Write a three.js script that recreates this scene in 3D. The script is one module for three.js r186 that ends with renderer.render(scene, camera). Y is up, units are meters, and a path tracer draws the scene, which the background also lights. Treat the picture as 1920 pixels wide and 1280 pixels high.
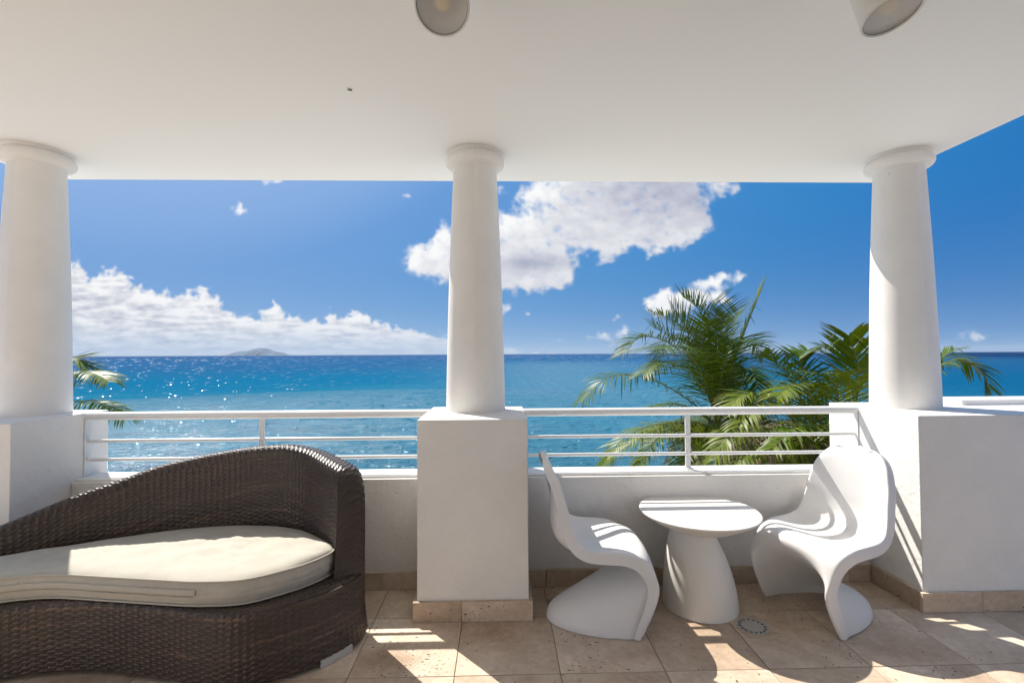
import * as THREE from 'three';
import { RoundedBoxGeometry } from 'three/addons/geometries/RoundedBoxGeometry.js';
import { mergeGeometries } from 'three/addons/utils/BufferGeometryUtils.js';
import { createNoise2D, createNoise3D } from 'simplex-noise';

// ------------------------------------------------------------------ camera, sky, sun, exposure
const EXPOSURE = 2.4, SUN = 3.0;
const FOCAL = 905, PITCH = 1.5 * Math.PI / 180, YAW = 1.5 * Math.PI / 180, ROLL = 0.0052, EYE = 1.38;
const scene = new THREE.Scene();
const V3 = (x, y, z) => new THREE.Vector3(x, y, z);
const FW = V3(Math.sin(YAW) * Math.cos(PITCH), Math.sin(PITCH), -Math.cos(YAW) * Math.cos(PITCH));
const R0 = V3(Math.cos(YAW), 0, Math.sin(YAW)), U0 = R0.clone().cross(FW);
const RT = R0.clone().multiplyScalar(Math.cos(ROLL)).addScaledVector(U0, -Math.sin(ROLL));
const UP = U0.clone().multiplyScalar(Math.cos(ROLL)).addScaledVector(R0, Math.sin(ROLL));
const camera = new THREE.PerspectiveCamera(2 * Math.atan(640 / FOCAL) * 180 / Math.PI, 1024 / 682, 0.05, 90000);
camera.position.set(0, EYE, 0);
camera.up.copy(UP);
camera.lookAt(V3(0, EYE, 0).add(FW));
camera.updateMatrixWorld(true);

const renderer = new THREE.WebGLRenderer({ antialias: true });
renderer.toneMapping = THREE.LinearToneMapping;
renderer.toneMappingExposure = EXPOSURE;
renderer.shadowMap.enabled = true;

const sunDir = V3(-0.88, 1.513, -1).normalize();
const sun = new THREE.DirectionalLight(new THREE.Color(1.0, 0.95, 0.87), SUN);
sun.position.copy(sunDir).multiplyScalar(30);
sun.castShadow = true;
sun.shadow.mapSize.set(4096, 4096);
Object.assign(sun.shadow.camera, { left: -14, right: 14, top: 14, bottom: -14, near: 1, far: 80 });
scene.add(sun, sun.target);

// ------------------------------------------------------------------ helpers
function rng(seed) { let s = seed >>> 0; return () => { s = (s + 0x6d2b79f5) | 0; let t = Math.imul(s ^ (s >>> 15), 1 | s); t = (t + Math.imul(t ^ (t >>> 7), 61 | t)) ^ t; return ((t ^ (t >>> 14)) >>> 0) / 4294967296; }; }
const clamp = (x, a = 0, b = 1) => Math.min(b, Math.max(a, x)), lerp = (a, b, t) => a + (b - a) * t;
const sstep = (a, b, x) => { const t = clamp((x - a) / (b - a)); return t * t * (3 - 2 * t); };
const s2l = (c) => (c <= 0.04045 ? c / 12.92 : ((c + 0.055) / 1.055) ** 2.4);
const srgb = (r, g, b) => [s2l(r / 255), s2l(g / 255), s2l(b / 255)];
const l2s = (c) => Math.round(255 * clamp(c <= 0.0031308 ? c * 12.92 : 1.055 * c ** (1 / 2.4) - 0.055));
const n2 = createNoise2D(rng(11)), n2b = createNoise2D(rng(12)), n3 = createNoise3D(rng(13));
function fbm(x, y, oct = 4, n = n2) { let s = 0, a = 0.5, t = 0; for (let i = 0; i < oct; i++) { s += a * n(x, y); t += a; x = x * 2.03 + 17.1; y = y * 2.03 + 5.3; a *= 0.5; } return s / t; }
function billow(x, y, oct = 5, n = n2) { let s = 0, a = 0.5, t = 0; for (let i = 0; i < oct; i++) { s += a * (1 - 2 * Math.abs(n(x, y))); t += a; x = x * 2.07 + 9.7; y = y * 2.07 + 3.1; a *= 0.52; } return s / t; }
// noise on a torus, so that textures repeat without a seam
function tn(u, v, fx, fy, seed = 0) { // u,v in 0..1; fx, fy whole periods
  const a = 2 * Math.PI * u, b = 2 * Math.PI * v;
  return n3(fx * Math.cos(a) / 6.283 * 1 + 31 * seed, fx * Math.sin(a) / 6.283, fy * Math.cos(b) / 6.283 + 11.3 * seed) * 0.5 + n3(fx * Math.sin(a) / 6.283 + 7.7, fy * Math.sin(b) / 6.283 + 13 * seed, fx * Math.cos(a) / 6.283 + 3) * 0.5;
}
// wrapped value noise with a period
function vnoise(seed, period) {
  const r = rng(seed), P = period, g = new Float32Array(P * P); for (let i = 0; i < g.length; i++) g[i] = r() * 2 - 1;
  return (x, y) => { const x0 = Math.floor(x), y0 = Math.floor(y), fx = x - x0, fy = y - y0, sx = fx * fx * fx * (fx * (fx * 6 - 15) + 10), sy = fy * fy * fy * (fy * (fy * 6 - 15) + 10);
    const X0 = ((x0 % P) + P) % P, X1 = (X0 + 1) % P, Y0 = (((y0 % P) + P) % P) * P, Y1 = ((((y0 + 1) % P) + P) % P) * P;
    const a = g[Y0 + X0] + (g[Y0 + X1] - g[Y0 + X0]) * sx, b = g[Y1 + X0] + (g[Y1 + X1] - g[Y1 + X0]) * sx; return a + (b - a) * sy; };
}
function tileFbm(seed, base, oct, gain = 0.5) { // tileable over 0..1
  const layers = []; for (let i = 0; i < oct; i++) layers.push([vnoise(seed + i * 17, base << i), base << i, gain ** i]);
  const tot = layers.reduce((s, l) => s + l[2], 0);
  return (u, v) => { let s = 0; for (const [n, p, a] of layers) s += a * n(u * p, v * p); return s / tot; };
}
function dataTex(size, fn, color = false, h = size) { // fn(u, v) -> [r,g,b] in 0..1 (sRGB values if color) or a number
  const d = new Uint8Array(size * h * 4);
  for (let y = 0; y < h; y++) for (let x = 0; x < size; x++) { const c = fn(x / size, y / h), o = (y * size + x) * 4; if (typeof c === 'number') d[o] = d[o + 1] = d[o + 2] = clamp(c) * 255; else { d[o] = clamp(c[0]) * 255; d[o + 1] = clamp(c[1]) * 255; d[o + 2] = clamp(c[2]) * 255; } d[o + 3] = 255; }
  const t = new THREE.DataTexture(d, size, h); t.wrapS = t.wrapT = THREE.RepeatWrapping; t.magFilter = THREE.LinearFilter; t.minFilter = THREE.LinearMipmapLinearFilter; t.generateMipmaps = true; if (color) t.colorSpace = THREE.SRGBColorSpace; t.needsUpdate = true; return t;
}
function rep(t, metres, metresY = metres) { const c = t.clone(); c.repeat.set(1 / metres, 1 / metresY); c.needsUpdate = true; return c; }
const used = {};
function numbered(n) { const k = used[n] = (used[n] ?? -1) + 1; return k ? n + '_' + String(k).padStart(3, '0') : n; }
function mesh(name, geo, mat, parent = scene) { const m = new THREE.Mesh(geo, mat); m.name = parent === scene ? numbered(name) : name; m.castShadow = m.receiveShadow = true; parent.add(m); return m; }
function thing(name, label, category, p = [0, 0, 0], turn = 0, group) { const g = new THREE.Group(); g.name = numbered(name); g.position.set(...p); g.rotation.y = turn; g.userData = { label, category }; if (group) g.userData.group = group; scene.add(g); return g; }
function tag(o, label, category, group) { o.userData = { ...o.userData, label, category }; if (group) o.userData.group = group; return o; }
function struct(o) { o.userData.kind = 'structure'; return o; }
function cubeUV(g, ox = 0, oy = 0) { // uv in metres, by the axis each vertex faces
  const p = g.attributes.position, n = g.attributes.normal, uv = new Float32Array(p.count * 2);
  for (let i = 0; i < p.count; i++) { const ax = Math.abs(n.getX(i)), ay = Math.abs(n.getY(i)), az = Math.abs(n.getZ(i)); let u, v; if (ay >= ax && ay >= az) { u = p.getX(i); v = p.getZ(i); } else if (ax >= az) { u = p.getZ(i) + 3.7; v = p.getY(i); } else { u = p.getX(i) + 1.3; v = p.getY(i); } uv[2 * i] = u + ox; uv[2 * i + 1] = v + oy; }
  g.setAttribute('uv', new THREE.BufferAttribute(uv, 2)); return g;
}
function box(x0, x1, y0, y1, z0, z1, r = 0.006, seg = 2) { // world-placed box with rounded edges
  const g = new RoundedBoxGeometry(x1 - x0, y1 - y0, z1 - z0, seg, Math.min(r, (x1 - x0) / 2.1, (y1 - y0) / 2.1, (z1 - z0) / 2.1)); g.translate((x0 + x1) / 2, (y0 + y1) / 2, (z0 + z1) / 2); return cubeUV(g);
}
function lathe(pts, seg = 64) { return new THREE.LatheGeometry(pts.map((p) => new THREE.Vector2(p[0], p[1])), seg); }
const flat = (g) => (g.index ? g.toNonIndexed() : g);
function merge(list) { return mergeGeometries(list.map(flat)); }
// a grid of points, nu x nv, made into a smooth surface
function grid(nu, nv, fn, opts = {}) {
  const P = new Float32Array(nu * nv * 3), UV = new Float32Array(nu * nv * 2), C = opts.color ? new Float32Array(nu * nv * 3) : null, I = [];
  for (let j = 0; j < nv; j++) for (let i = 0; i < nu; i++) { const k = j * nu + i, r = fn(i, j); P[3 * k] = r[0]; P[3 * k + 1] = r[1]; P[3 * k + 2] = r[2]; UV[2 * k] = r[3] ?? i / (nu - 1); UV[2 * k + 1] = r[4] ?? j / (nv - 1); if (C) { C[3 * k] = r[5]; C[3 * k + 1] = r[6]; C[3 * k + 2] = r[7]; } }
  for (let j = 0; j < nv - 1; j++) for (let i = 0; i < nu - 1; i++) { const a = j * nu + i, b = a + 1, c = a + nu, d = c + 1; if (opts.flip) I.push(a, c, b, b, c, d); else I.push(a, b, c, b, d, c); }
  const g = new THREE.BufferGeometry(); g.setAttribute('position', new THREE.BufferAttribute(P, 3)); g.setAttribute('uv', new THREE.BufferAttribute(UV, 2)); if (C) g.setAttribute('color', new THREE.BufferAttribute(C, 3)); g.setIndex(I); g.computeVertexNormals(); return g;
}
const D_ = V3(0, 0, 0);
// the point seen at photo pixel (x, y), at world depth z
function at(x, y, z) { D_.copy(FW).addScaledVector(RT, (x - 960) / FOCAL).addScaledVector(UP, -(y - 640) / FOCAL); return V3(0, EYE, 0).addScaledVector(D_, z / D_.z); }

// ------------------------------------------------------------------ sky: air and clouds on an equirectangular map
{
  // clouds are worked out on a window of the sky, in the same angles as the photograph
  const X0 = -140, Y0 = 230, ST = 1.5, NX = Math.ceil(2200 / ST), NY = Math.ceil(445 / ST);
  const dens = new Float32Array(NX * NY), veil = new Float32Array(NX * NY);
  const blobs = [ // x, y, rx, ry, weight
    [775, 488, 34, 24, 1], [815, 486, 40, 30, 1], [855, 478, 40, 50, 1.1], [832, 440, 14, 26, 0.7], [905, 490, 60, 60, 1.1], [935, 440, 40, 45, 1], [980, 450, 60, 48, 1.15], [1000, 500, 70, 40, 1.1], [1010, 525, 60, 20, 0.9], [1045, 500, 36, 36, 0.8], [960, 528, 24, 12, 0.6],
    [1010, 360, 34, 22, 0.55], [985, 372, 26, 30, 0.45], [1050, 425, 60, 34, 0.95], [1085, 372, 60, 50, 1.15], [1140, 385, 70, 60, 1.3], [1200, 350, 80, 50, 1.3], [1250, 385, 70, 56, 1.3], [1285, 420, 38, 34, 1], [1190, 425, 60, 40, 1.1], [1130, 455, 44, 26, 0.8], [1135, 484, 16, 12, 0.6], [1230, 445, 50, 22, 0.8], [1318, 425, 18, 16, 0.5], [1140, 325, 130, 40, 1.2],
    [1365, 350, 34, 17, 0.85], [1350, 362, 14, 10, 0.5],
    [1355, 522, 36, 12, 0.72], [1325, 530, 34, 9, 0.6], [1385, 516, 16, 8, 0.5],
    [1246, 552, 24, 24, 0.95], [1228, 578, 28, 20, 0.85], [1275, 572, 34, 24, 0.95], [1320, 556, 40, 20, 1], [1350, 560, 18, 13, 0.6],
    [1232, 476, 20, 8, 0.62], [945, 580, 16, 14, 0.68], [990, 585, 11, 9, 0.5],
    [445, 384, 10, 12, 0.75], [450, 396, 22, 9, 0.8], [765, 366, 12, 11, 0.7], [674, 361, 8, 6, 0.45], [508, 338, 34, 9, 0.7], [940, 356, 12, 12, 0.42],
    [1837, 628, 22, 10, 0.8], [1803, 631, 14, 9, 0.55], [1880, 632, 16, 8, 0.45], [1775, 640, 24, 6, 0.35], [1535, 383, 26, 8, 0.33],
    [1158, 598, 7, 7, 0.55], [1168, 618, 24, 16, 0.6], [1130, 632, 36, 10, 0.62], [1060, 640, 40, 7, 0.4], [1010, 645, 34, 6, 0.35], [1420, 632, 22, 7, 0.3], [1230, 640, 60, 10, 0.4],
  ];
  const top = [[-140, 455], [0, 470], [100, 478], [130, 486], [148, 496], [165, 522], [185, 505], [215, 510], [235, 520], [255, 536], [300, 550], [340, 552], [365, 545], [385, 537], [400, 556], [430, 588], [480, 592], [505, 580], [515, 566], [528, 584], [560, 598], [605, 604], [618, 584], [630, 602], [650, 588], [668, 588], [690, 592], [705, 606], [750, 618], [790, 624], [850, 632], [900, 645], [1000, 660], [1200, 676], [2100, 680]];
  const topAt = (x) => { for (let i = 1; i < top.length; i++) if (x <= top[i][0]) return lerp(top[i - 1][1], top[i][1], (x - top[i - 1][0]) / (top[i][0] - top[i - 1][0])); return 690; };
  for (let j = 0; j < NY; j++) for (let i = 0; i < NX; i++) {
    const x = X0 + i * ST, y = Y0 + j * ST; let f = 0;
    const wx = x + 14 * fbm(x / 60, y / 60, 3), wy = y + 10 * fbm(x / 60 + 40, y / 60, 3);
    for (const b of blobs) { const dx = (wx - b[0]) / b[2], dy = (wy - b[1]) / b[3], q = dx * dx + dy * dy; if (q < 5) f += b[4] * Math.exp(-q * 1.1); }
    if (f > 0.02) { f = Math.min(f, 1.13) + (0.46 * billow(x / 64, y / 52, 6) + 0.16 * fbm(x / 20, y / 18, 4, n2b)) * Math.min(1, f * 2) - 0.06; dens[j * NX + i] = sstep(0.34, 1.16, f); }
    // the bank of cumulus over the horizon
    const scl = lerp(34, 12, clamp((y - 500) / 150)), edge = (wy * 0.35 + y * 0.65 - topAt(x + 8 * fbm(x / 30, y / 30, 2))) / scl + 0.8 * billow(x / 58, y / 46, 6, n2b) * Math.min(1, 26 / scl);
    if (edge > 0) { const solid = sstep(0, 0.55, edge), low = sstep(600, 668, y); dens[j * NX + i] = Math.max(dens[j * NX + i], solid * lerp(1, 0.55 + 0.35 * fbm(x / 60, y / 9, 4), low)); veil[j * NX + i] = solid; }
  }
  const at2 = (a, x, y) => { const fx = clamp((x - X0) / ST, 0, NX - 1.001), fy = clamp((y - Y0) / ST, 0, NY - 1.001), i = fx | 0, j = fy | 0, u = fx - i, v = fy - j, k = j * NX + i; return lerp(lerp(a[k], a[k + 1], u), lerp(a[k + NX], a[k + NX + 1], u), v); };
  // light that reaches each point of the clouds: what lies between it and the sun
  const lit = new Float32Array(NX * NY);
  for (let j = 0; j < NY; j++) for (let i = 0; i < NX; i++) {
    const k = j * NX + i; if (dens[k] < 0.005) { lit[k] = 1; continue; }
    const x = X0 + i * ST, y = Y0 + j * ST; let s = 0, near = 0;
    for (let q = 1; q <= 14; q++) { const d = at2(dens, x - q * 2.6, y - q * 4.2); s += d; if (q <= 4) near += d; }
    const bank = veil[k];
    const big = sstep(1010, 1240, x) * sstep(470, 345, y) * 0.34 + 0.4 * Math.exp(-(((x - 1000) / 75) ** 2) - (((y - 494) / 15) ** 2)); const relief = bank ? 0.7 * fbm(x / 95, y / 15, 5) + 0.3 * billow(x / 45, y / 24, 4) - 0.12 : 0.2 * fbm(x / 60, y / 34, 5) + 0.16 - big * 1.25;
    lit[k] = clamp(Math.exp(-s * (bank ? 0.045 : 0.1)) * 0.75 + 0.3 + relief);
  }
  const W = 4096, H = 2048, px = new Float32Array(W * H * 4), E = 1 / EXPOSURE;
  const ramp = [[0, 190, 208, 240], [25, 158, 190, 234], [36, 132, 172, 225], [41, 104, 156, 217], [55, 70, 143, 208], [70, 40, 127, 197], [79, 26, 116, 190], [110, 22, 100, 176], [180, 24, 98, 172]].map((k) => [k[0], ...srgb(k[1], k[2], k[3])]), cols = { zen: srgb(22, 92, 178), right: srgb(30, 112, 196), mid: srgb(76, 146, 222), left: srgb(140, 176, 230), horR: srgb(124, 170, 214), horL: srgb(178, 207, 232), white: srgb(252, 252, 252), shade: srgb(158, 164, 188), low: srgb(204, 217, 234) };
  const sunAz = Math.atan2(sunDir.x, -sunDir.z), n = [0, 0, 0];
  for (let r = 0; r < H; r++) {
    const el = ((r + 0.5) / H - 0.5) * Math.PI, sy = Math.sin(el), cy = Math.cos(el);
    for (let c = 0; c < W; c++) {
      const o = (r * W + c) * 4; px[o + 3] = 1;
      if (el < -0.02) { for (let q = 0; q < 3; q++) px[o + q] = cols.horR[q] * E * 0.6; continue; }
      const a = ((c + 0.5) / W - 0.5) * 2 * Math.PI, dx = cy * Math.cos(a), dz = cy * Math.sin(a);
      const cs = clamp(dx * sunDir.x + sy * sunDir.y + dz * sunDir.z, -1, 1), ang = Math.acos(cs) * 180 / Math.PI, deg = el * 180 / Math.PI;
      // clear air: deep blue away from the sun, paler towards it and towards the horizon
      const hz = Math.exp(-Math.max(deg, 0) / 4.4); let k = 1; while (ang > ramp[k][0]) k++; const rt = (ang - ramp[k - 1][0]) / (ramp[k][0] - ramp[k - 1][0]), h2 = sstep(95, 45, ang);
      for (let q = 0; q < 3; q++) n[q] = lerp(lerp(ramp[k - 1][q + 1], ramp[k][q + 1], rt), lerp(cols.horR[q], cols.horL[q], h2), hz * 0.88);
      // clouds
      const f = dx * FW.x + sy * FW.y + dz * FW.z; let d = 0, l = 1, pyv = 0;
      if (f > 0.25 && deg < 34) {
        const X = 960 + FOCAL * (dx * RT.x + sy * RT.y + dz * RT.z) / f, Y = 640 - FOCAL * (dx * UP.x + sy * UP.y + dz * UP.z) / f;
        if (X > X0 && X < X0 + NX * ST && Y > Y0) { d = at2(dens, X, Y) * sstep(Y0, Y0 + 60, Y) * sstep(X0, X0 + 100, X); l = at2(lit, X, Y); pyv = Y; }
      }
      // the same kind of sky goes on all round
      const az = Math.atan2(dx, -dz), out = f > 0 ? sstep(0.6, 0.42, f) : 1;
      if (out > 0 && deg < 30 && deg > 0) { const m = fbm(Math.sin(az) * 9 + 4, Math.cos(az) * 9 + deg * 0.3, 4) + 0.35 * billow(az * 14, deg * 0.5, 3) - 0.12 - deg * 0.03; const dd = sstep(0, 0.35, m) * out * 0.9; if (dd > d) { d = dd; l = 0.75; } }
      const lowHaze = Math.exp(-Math.max(deg, 0) / 2.6);
      for (let q = 0; q < 3; q++) { let cl = lerp(cols.shade[q], cols.white[q], l); cl = lerp(cl, cols.low[q], lowHaze * 0.75); px[o + q] = lerp(n[q], cl, clamp(d)) * E; }
    }
  }
  const sky = new THREE.DataTexture(px, W, H, THREE.RGBAFormat, THREE.FloatType);
  sky.mapping = THREE.EquirectangularReflectionMapping; sky.magFilter = THREE.LinearFilter; sky.needsUpdate = true;
  scene.background = sky; scene.environment = sky;
}

// ------------------------------------------------------------------ materials
const stuccoN = tileFbm(101, 16, 5, 0.62), stuccoBig = tileFbm(151, 3, 4);
const stuccoTex = dataTex(1024, (u, v) => { const a = stuccoN(u, v); return 0.5 + 0.4 * Math.sign(a) * Math.abs(a) ** 0.8 + 0.15 * stuccoBig(u, v); });
const specks = (() => { const r = rng(99), S = 512, m = new Float32Array(S * S); for (let k = 0; k < 12; k++) { const x = (r() * S) | 0, y = (r() * S) | 0, d = 0.15 + 0.3 * r(), big = r() < 0.25; m[y * S + x] = d; if (big) { m[y * S + (x + 1) % S] = d * 0.7; m[((y + 1) % S) * S + x] = d * 0.5; } } return m; })();
const stuccoCol = dataTex(512, (u, v) => { const a = (1 - specks[Math.round(v * 512) * 512 + Math.round(u * 512)]) * (0.96 + 0.02 * stuccoBig(u, v) + 0.02 * stuccoN(u, v)); return [a, a, a]; }, true);
const wallMat = (bump, rough = 0.85) => new THREE.MeshStandardMaterial({ color: new THREE.Color().setRGB(0.90, 0.875, 0.835), map: rep(stuccoCol, 2.3), roughness: rough, bumpMap: rep(stuccoTex, 0.55), bumpScale: bump });
const plaster = wallMat(0.0032), smoothPlaster = wallMat(0.0006, 0.7), ceilingMat = wallMat(0.0003, 0.62); ceilingMat.map = null; ceilingMat.color.setRGB(0.86, 0.85, 0.825);
const metalWhite = new THREE.MeshPhysicalMaterial({ color: new THREE.Color().setRGB(0.84, 0.84, 0.83), roughness: 0.32, clearcoat: 0.3, clearcoatRoughness: 0.2 });
const plasticBump = dataTex(256, ((f) => (u, v) => 0.5 + 0.5 * f(u, v))(tileFbm(77, 32, 3)));
const chairMat = new THREE.MeshPhysicalMaterial({ color: new THREE.Color().setRGB(0.80, 0.79, 0.775), roughness: 0.34, bumpMap: rep(plasticBump, 0.12), bumpScale: 0.00012 });
const tableMat = new THREE.MeshStandardMaterial({ color: new THREE.Color().setRGB(0.78, 0.75, 0.70), roughness: 0.5, bumpMap: rep(plasticBump, 0.15), bumpScale: 0.00015 });

// travertine: clouded beige with veins, pores and pits
const travMaps = (() => {
  const S = 2048, M = 2.4, base = tileFbm(201, 4, 6, 0.58), fine = tileFbm(231, 96, 5, 0.72), warp = tileFbm(261, 3, 4), cl = tileFbm(281, 5, 3), r = rng(5);
  const pit = new Float32Array(S * S);
  for (let k = 0; k < 9500; k++) {
    const cx = r() * S, cyy = r() * S, m = cl(cx / S, cyy / S); if (r() > sstep(-0.1, 0.42, m) * 0.95 + 0.05) continue;
    const big = r() ** 4, rx = 1.2 + 5.5 * big + r() * 1.5, ry = 0.9 + 2.2 * big + r(), th = (r() - 0.5) * 0.7, ct = Math.cos(th), st = Math.sin(th), dep = 0.45 + 0.55 * r(), R = Math.ceil(rx * 1.6) + 1;
    for (let y = -R; y <= R; y++) for (let x = -R; x <= R; x++) { const a = (x * ct + y * st) / rx, b = (-x * st + y * ct) / ry, q = a * a + b * b + 0.5 * n2(x * 0.35 + cx, y * 0.35 + cyy); if (q < 1) { const o = (((cyy | 0) + y + S) % S) * S + (((cx | 0) + x + S) % S); pit[o] = Math.max(pit[o], dep * clamp((1 - q) * 2.2)); } }
  }
  const h = new Float32Array(S * S);
  const color = dataTex(S, (u, v) => {
    const w = warp(u, v), b = base(u + 0.03 * w, v), band = Math.sin(2 * Math.PI * (9 * v + 1.6 * w + 0.35 * b)), f = fine(u, v), k = Math.round(v * S) * S + Math.round(u * S), p = pit[k];
    let t = 0.5 + 0.55 * b + 0.16 * band * (0.4 + 0.6 * sstep(-0.2, 0.4, w)) + 0.26 * f; const stain = sstep(0.1, 0.5, warp(u + 0.37, v + 0.61)) * 0.2;
    let c = [lerp(0.66, 0.93, t) - stain * 0.8, lerp(0.575, 0.88, t) - stain * 0.9, lerp(0.49, 0.815, t) - stain]; const d = 1 - 0.72 * p; h[k] = 0.75 - 0.6 * p + 0.05 * f;
    return [c[0] * d, c[1] * d, c[2] * d];
  }, true);
  const bump = dataTex(S, (u, v) => h[Math.round(v * S) * S + Math.round(u * S)]);
  return { color: rep(color, M), bump: rep(bump, M) };
})();
const travMat = (k, tint = [1, 1, 1]) => new THREE.MeshPhysicalMaterial({ color: new THREE.Color().setRGB(k * tint[0] * 0.98, k * tint[1] * 0.94, k * tint[2] * 0.90), map: travMaps.color, bumpMap: travMaps.bump, bumpScale: 0.0016, roughness: 0.5 });
const tileMats = [travMat(0.98), travMat(0.93, [1, 0.99, 0.98]), travMat(1.03, [1, 1.0, 1.01]), travMat(0.89, [1, 0.985, 0.96])];
const groutMat = new THREE.MeshStandardMaterial({ color: new THREE.Color().setRGB(0.32, 0.27, 0.215), roughness: 0.95 });

// ------------------------------------------------------------------ setting: sea, beach, floor
const SEA = -6.6;
{
  const w1 = tileFbm(301, 6, 6, 0.62), w2 = tileFbm(341, 5, 5, 0.55);
  // ripples drawn out across the wind
  const bump = dataTex(2048, (u, v) => { const a = w1(u, v), b = w2(u + 0.03 * a, v * 2 % 1); return 0.5 + 0.3 * (1 - 2 * Math.abs(a)) + 0.25 * b; });
  const NR = 300, NA = 420, P = (i) => 4 * Math.pow(24000 / 4, i / (NR - 1));
  const c = { deep: [0.026, 0.086, 0.195], navy: [0.022, 0.105, 0.220], mid: [0.008, 0.130, 0.240], turq: [0.030, 0.180, 0.255], near: [0.026, 0.135, 0.185] };
  const mixc = (a, b, t) => [lerp(a[0], b[0], t), lerp(a[1], b[1], t), lerp(a[2], b[2], t)];
  const seaColor = (x, z, r) => {
    const band = fbm(x / 55, z / 22, 4), far = fbm(x / 400, z / 160, 3), lr = Math.log(r) + 0.22 * band * sstep(400, 60, r) + 0.2 * far;
    let k = mixc(c.near, c.turq, sstep(Math.log(30), Math.log(62), lr)); k = mixc(k, c.mid, sstep(Math.log(85), Math.log(190), lr)); k = mixc(k, c.navy, sstep(Math.log(170), Math.log(420), lr)); k = mixc(k, c.deep, sstep(Math.log(500), Math.log(2500), lr));
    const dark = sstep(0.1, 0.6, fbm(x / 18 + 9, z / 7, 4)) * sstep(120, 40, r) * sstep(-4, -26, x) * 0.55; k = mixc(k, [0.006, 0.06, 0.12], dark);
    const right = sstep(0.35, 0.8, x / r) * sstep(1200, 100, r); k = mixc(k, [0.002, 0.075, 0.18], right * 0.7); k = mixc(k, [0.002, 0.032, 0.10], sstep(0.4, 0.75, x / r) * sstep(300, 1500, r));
    k = mixc(k, [0.085, 0.195, 0.28], Math.exp(-(((x / r - 0.12) / 0.2) ** 2)) * sstep(60, 130, r) * sstep(700, 250, r) * 0.85);  // paler wedge: reflected glare put into the water colour
    return k;
  };
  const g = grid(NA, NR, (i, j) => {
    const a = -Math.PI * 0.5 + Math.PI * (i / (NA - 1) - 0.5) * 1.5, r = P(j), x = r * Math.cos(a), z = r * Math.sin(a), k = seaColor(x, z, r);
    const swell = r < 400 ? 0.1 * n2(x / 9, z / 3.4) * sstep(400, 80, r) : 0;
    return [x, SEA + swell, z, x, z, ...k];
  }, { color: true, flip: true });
  const uv1 = new Float32Array(g.attributes.position.count * 2), gp = g.attributes.position; for (let k = 0; k < gp.count; k++) { uv1[2 * k] = clamp(Math.log(Math.hypot(gp.getX(k), gp.getZ(k)) / 4) / Math.log(6000), 0.002, 0.998); uv1[2 * k + 1] = 0.5; } g.setAttribute('uv1', new THREE.BufferAttribute(uv1, 2));
  // ripples stand up to a near eye; far off only the faces turned to the eye are seen, which mirror little
  const gd = new Uint8Array(512 * 4 * 4); for (let y = 0; y < 4; y++) for (let x = 0; x < 512; x++) { const r = 4 * Math.pow(6000, x / 511), v = 255 * sstep(Math.log(120), Math.log(36), Math.log(r)); gd.fill(v, (y * 512 + x) * 4, (y * 512 + x) * 4 + 4); }
  const gloss = new THREE.DataTexture(gd, 512, 4); gloss.channel = 1; gloss.magFilter = THREE.LinearFilter; gloss.needsUpdate = true;
  const mat = new THREE.MeshPhysicalMaterial({ vertexColors: true, roughness: 0.12, ior: 1.33, specularIntensity: 0.5, specularIntensityMap: gloss, bumpMap: rep(bump, 15, 8), bumpScale: 0.55 });
  tag(struct(mesh('sea', g, mat)), 'turquoise sea turning dark blue towards the horizon', 'sea');
  // small round wave crests that catch the sun
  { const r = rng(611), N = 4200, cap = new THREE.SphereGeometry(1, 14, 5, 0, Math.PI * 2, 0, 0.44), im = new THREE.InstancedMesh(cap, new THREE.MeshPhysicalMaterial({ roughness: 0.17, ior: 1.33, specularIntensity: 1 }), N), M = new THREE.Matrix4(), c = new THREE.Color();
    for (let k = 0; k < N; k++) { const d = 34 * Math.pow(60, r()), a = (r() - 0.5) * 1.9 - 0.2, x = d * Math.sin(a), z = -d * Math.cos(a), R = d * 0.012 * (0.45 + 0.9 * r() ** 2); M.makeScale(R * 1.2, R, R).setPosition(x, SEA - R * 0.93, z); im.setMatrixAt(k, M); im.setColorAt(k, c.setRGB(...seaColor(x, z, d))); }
    im.name = 'wave_crests'; im.userData = { kind: 'stuff', label: 'small wave crests glinting in the sun on the sea', category: 'waves' }; im.castShadow = im.receiveShadow = true; scene.add(im); }
  const sandN = tileFbm(371, 8, 5), sand = dataTex(512, (u, v) => { const a = sandN(u, v) * 0.06; return [0.78 + a, 0.77 + a, 0.745 + a]; }, true);
  const beach = new THREE.PlaneGeometry(160, 60, 1, 1); beach.rotateX(-Math.PI / 2); cubeUV(beach); beach.translate(0, SEA + 0.5, 8);  // unseen sand, run far out to bounce warm sunlight onto the ceiling
  tag(struct(mesh('ground', beach, new THREE.MeshStandardMaterial({ map: rep(sand, 4), roughness: 1 }))), 'unseen pale sand below the terrace, run out to bounce sunlight', 'ground');
}
scene.fog = new THREE.FogExp2(new THREE.Color().setRGB(...srgb(236, 243, 252)), 2e-5);
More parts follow.
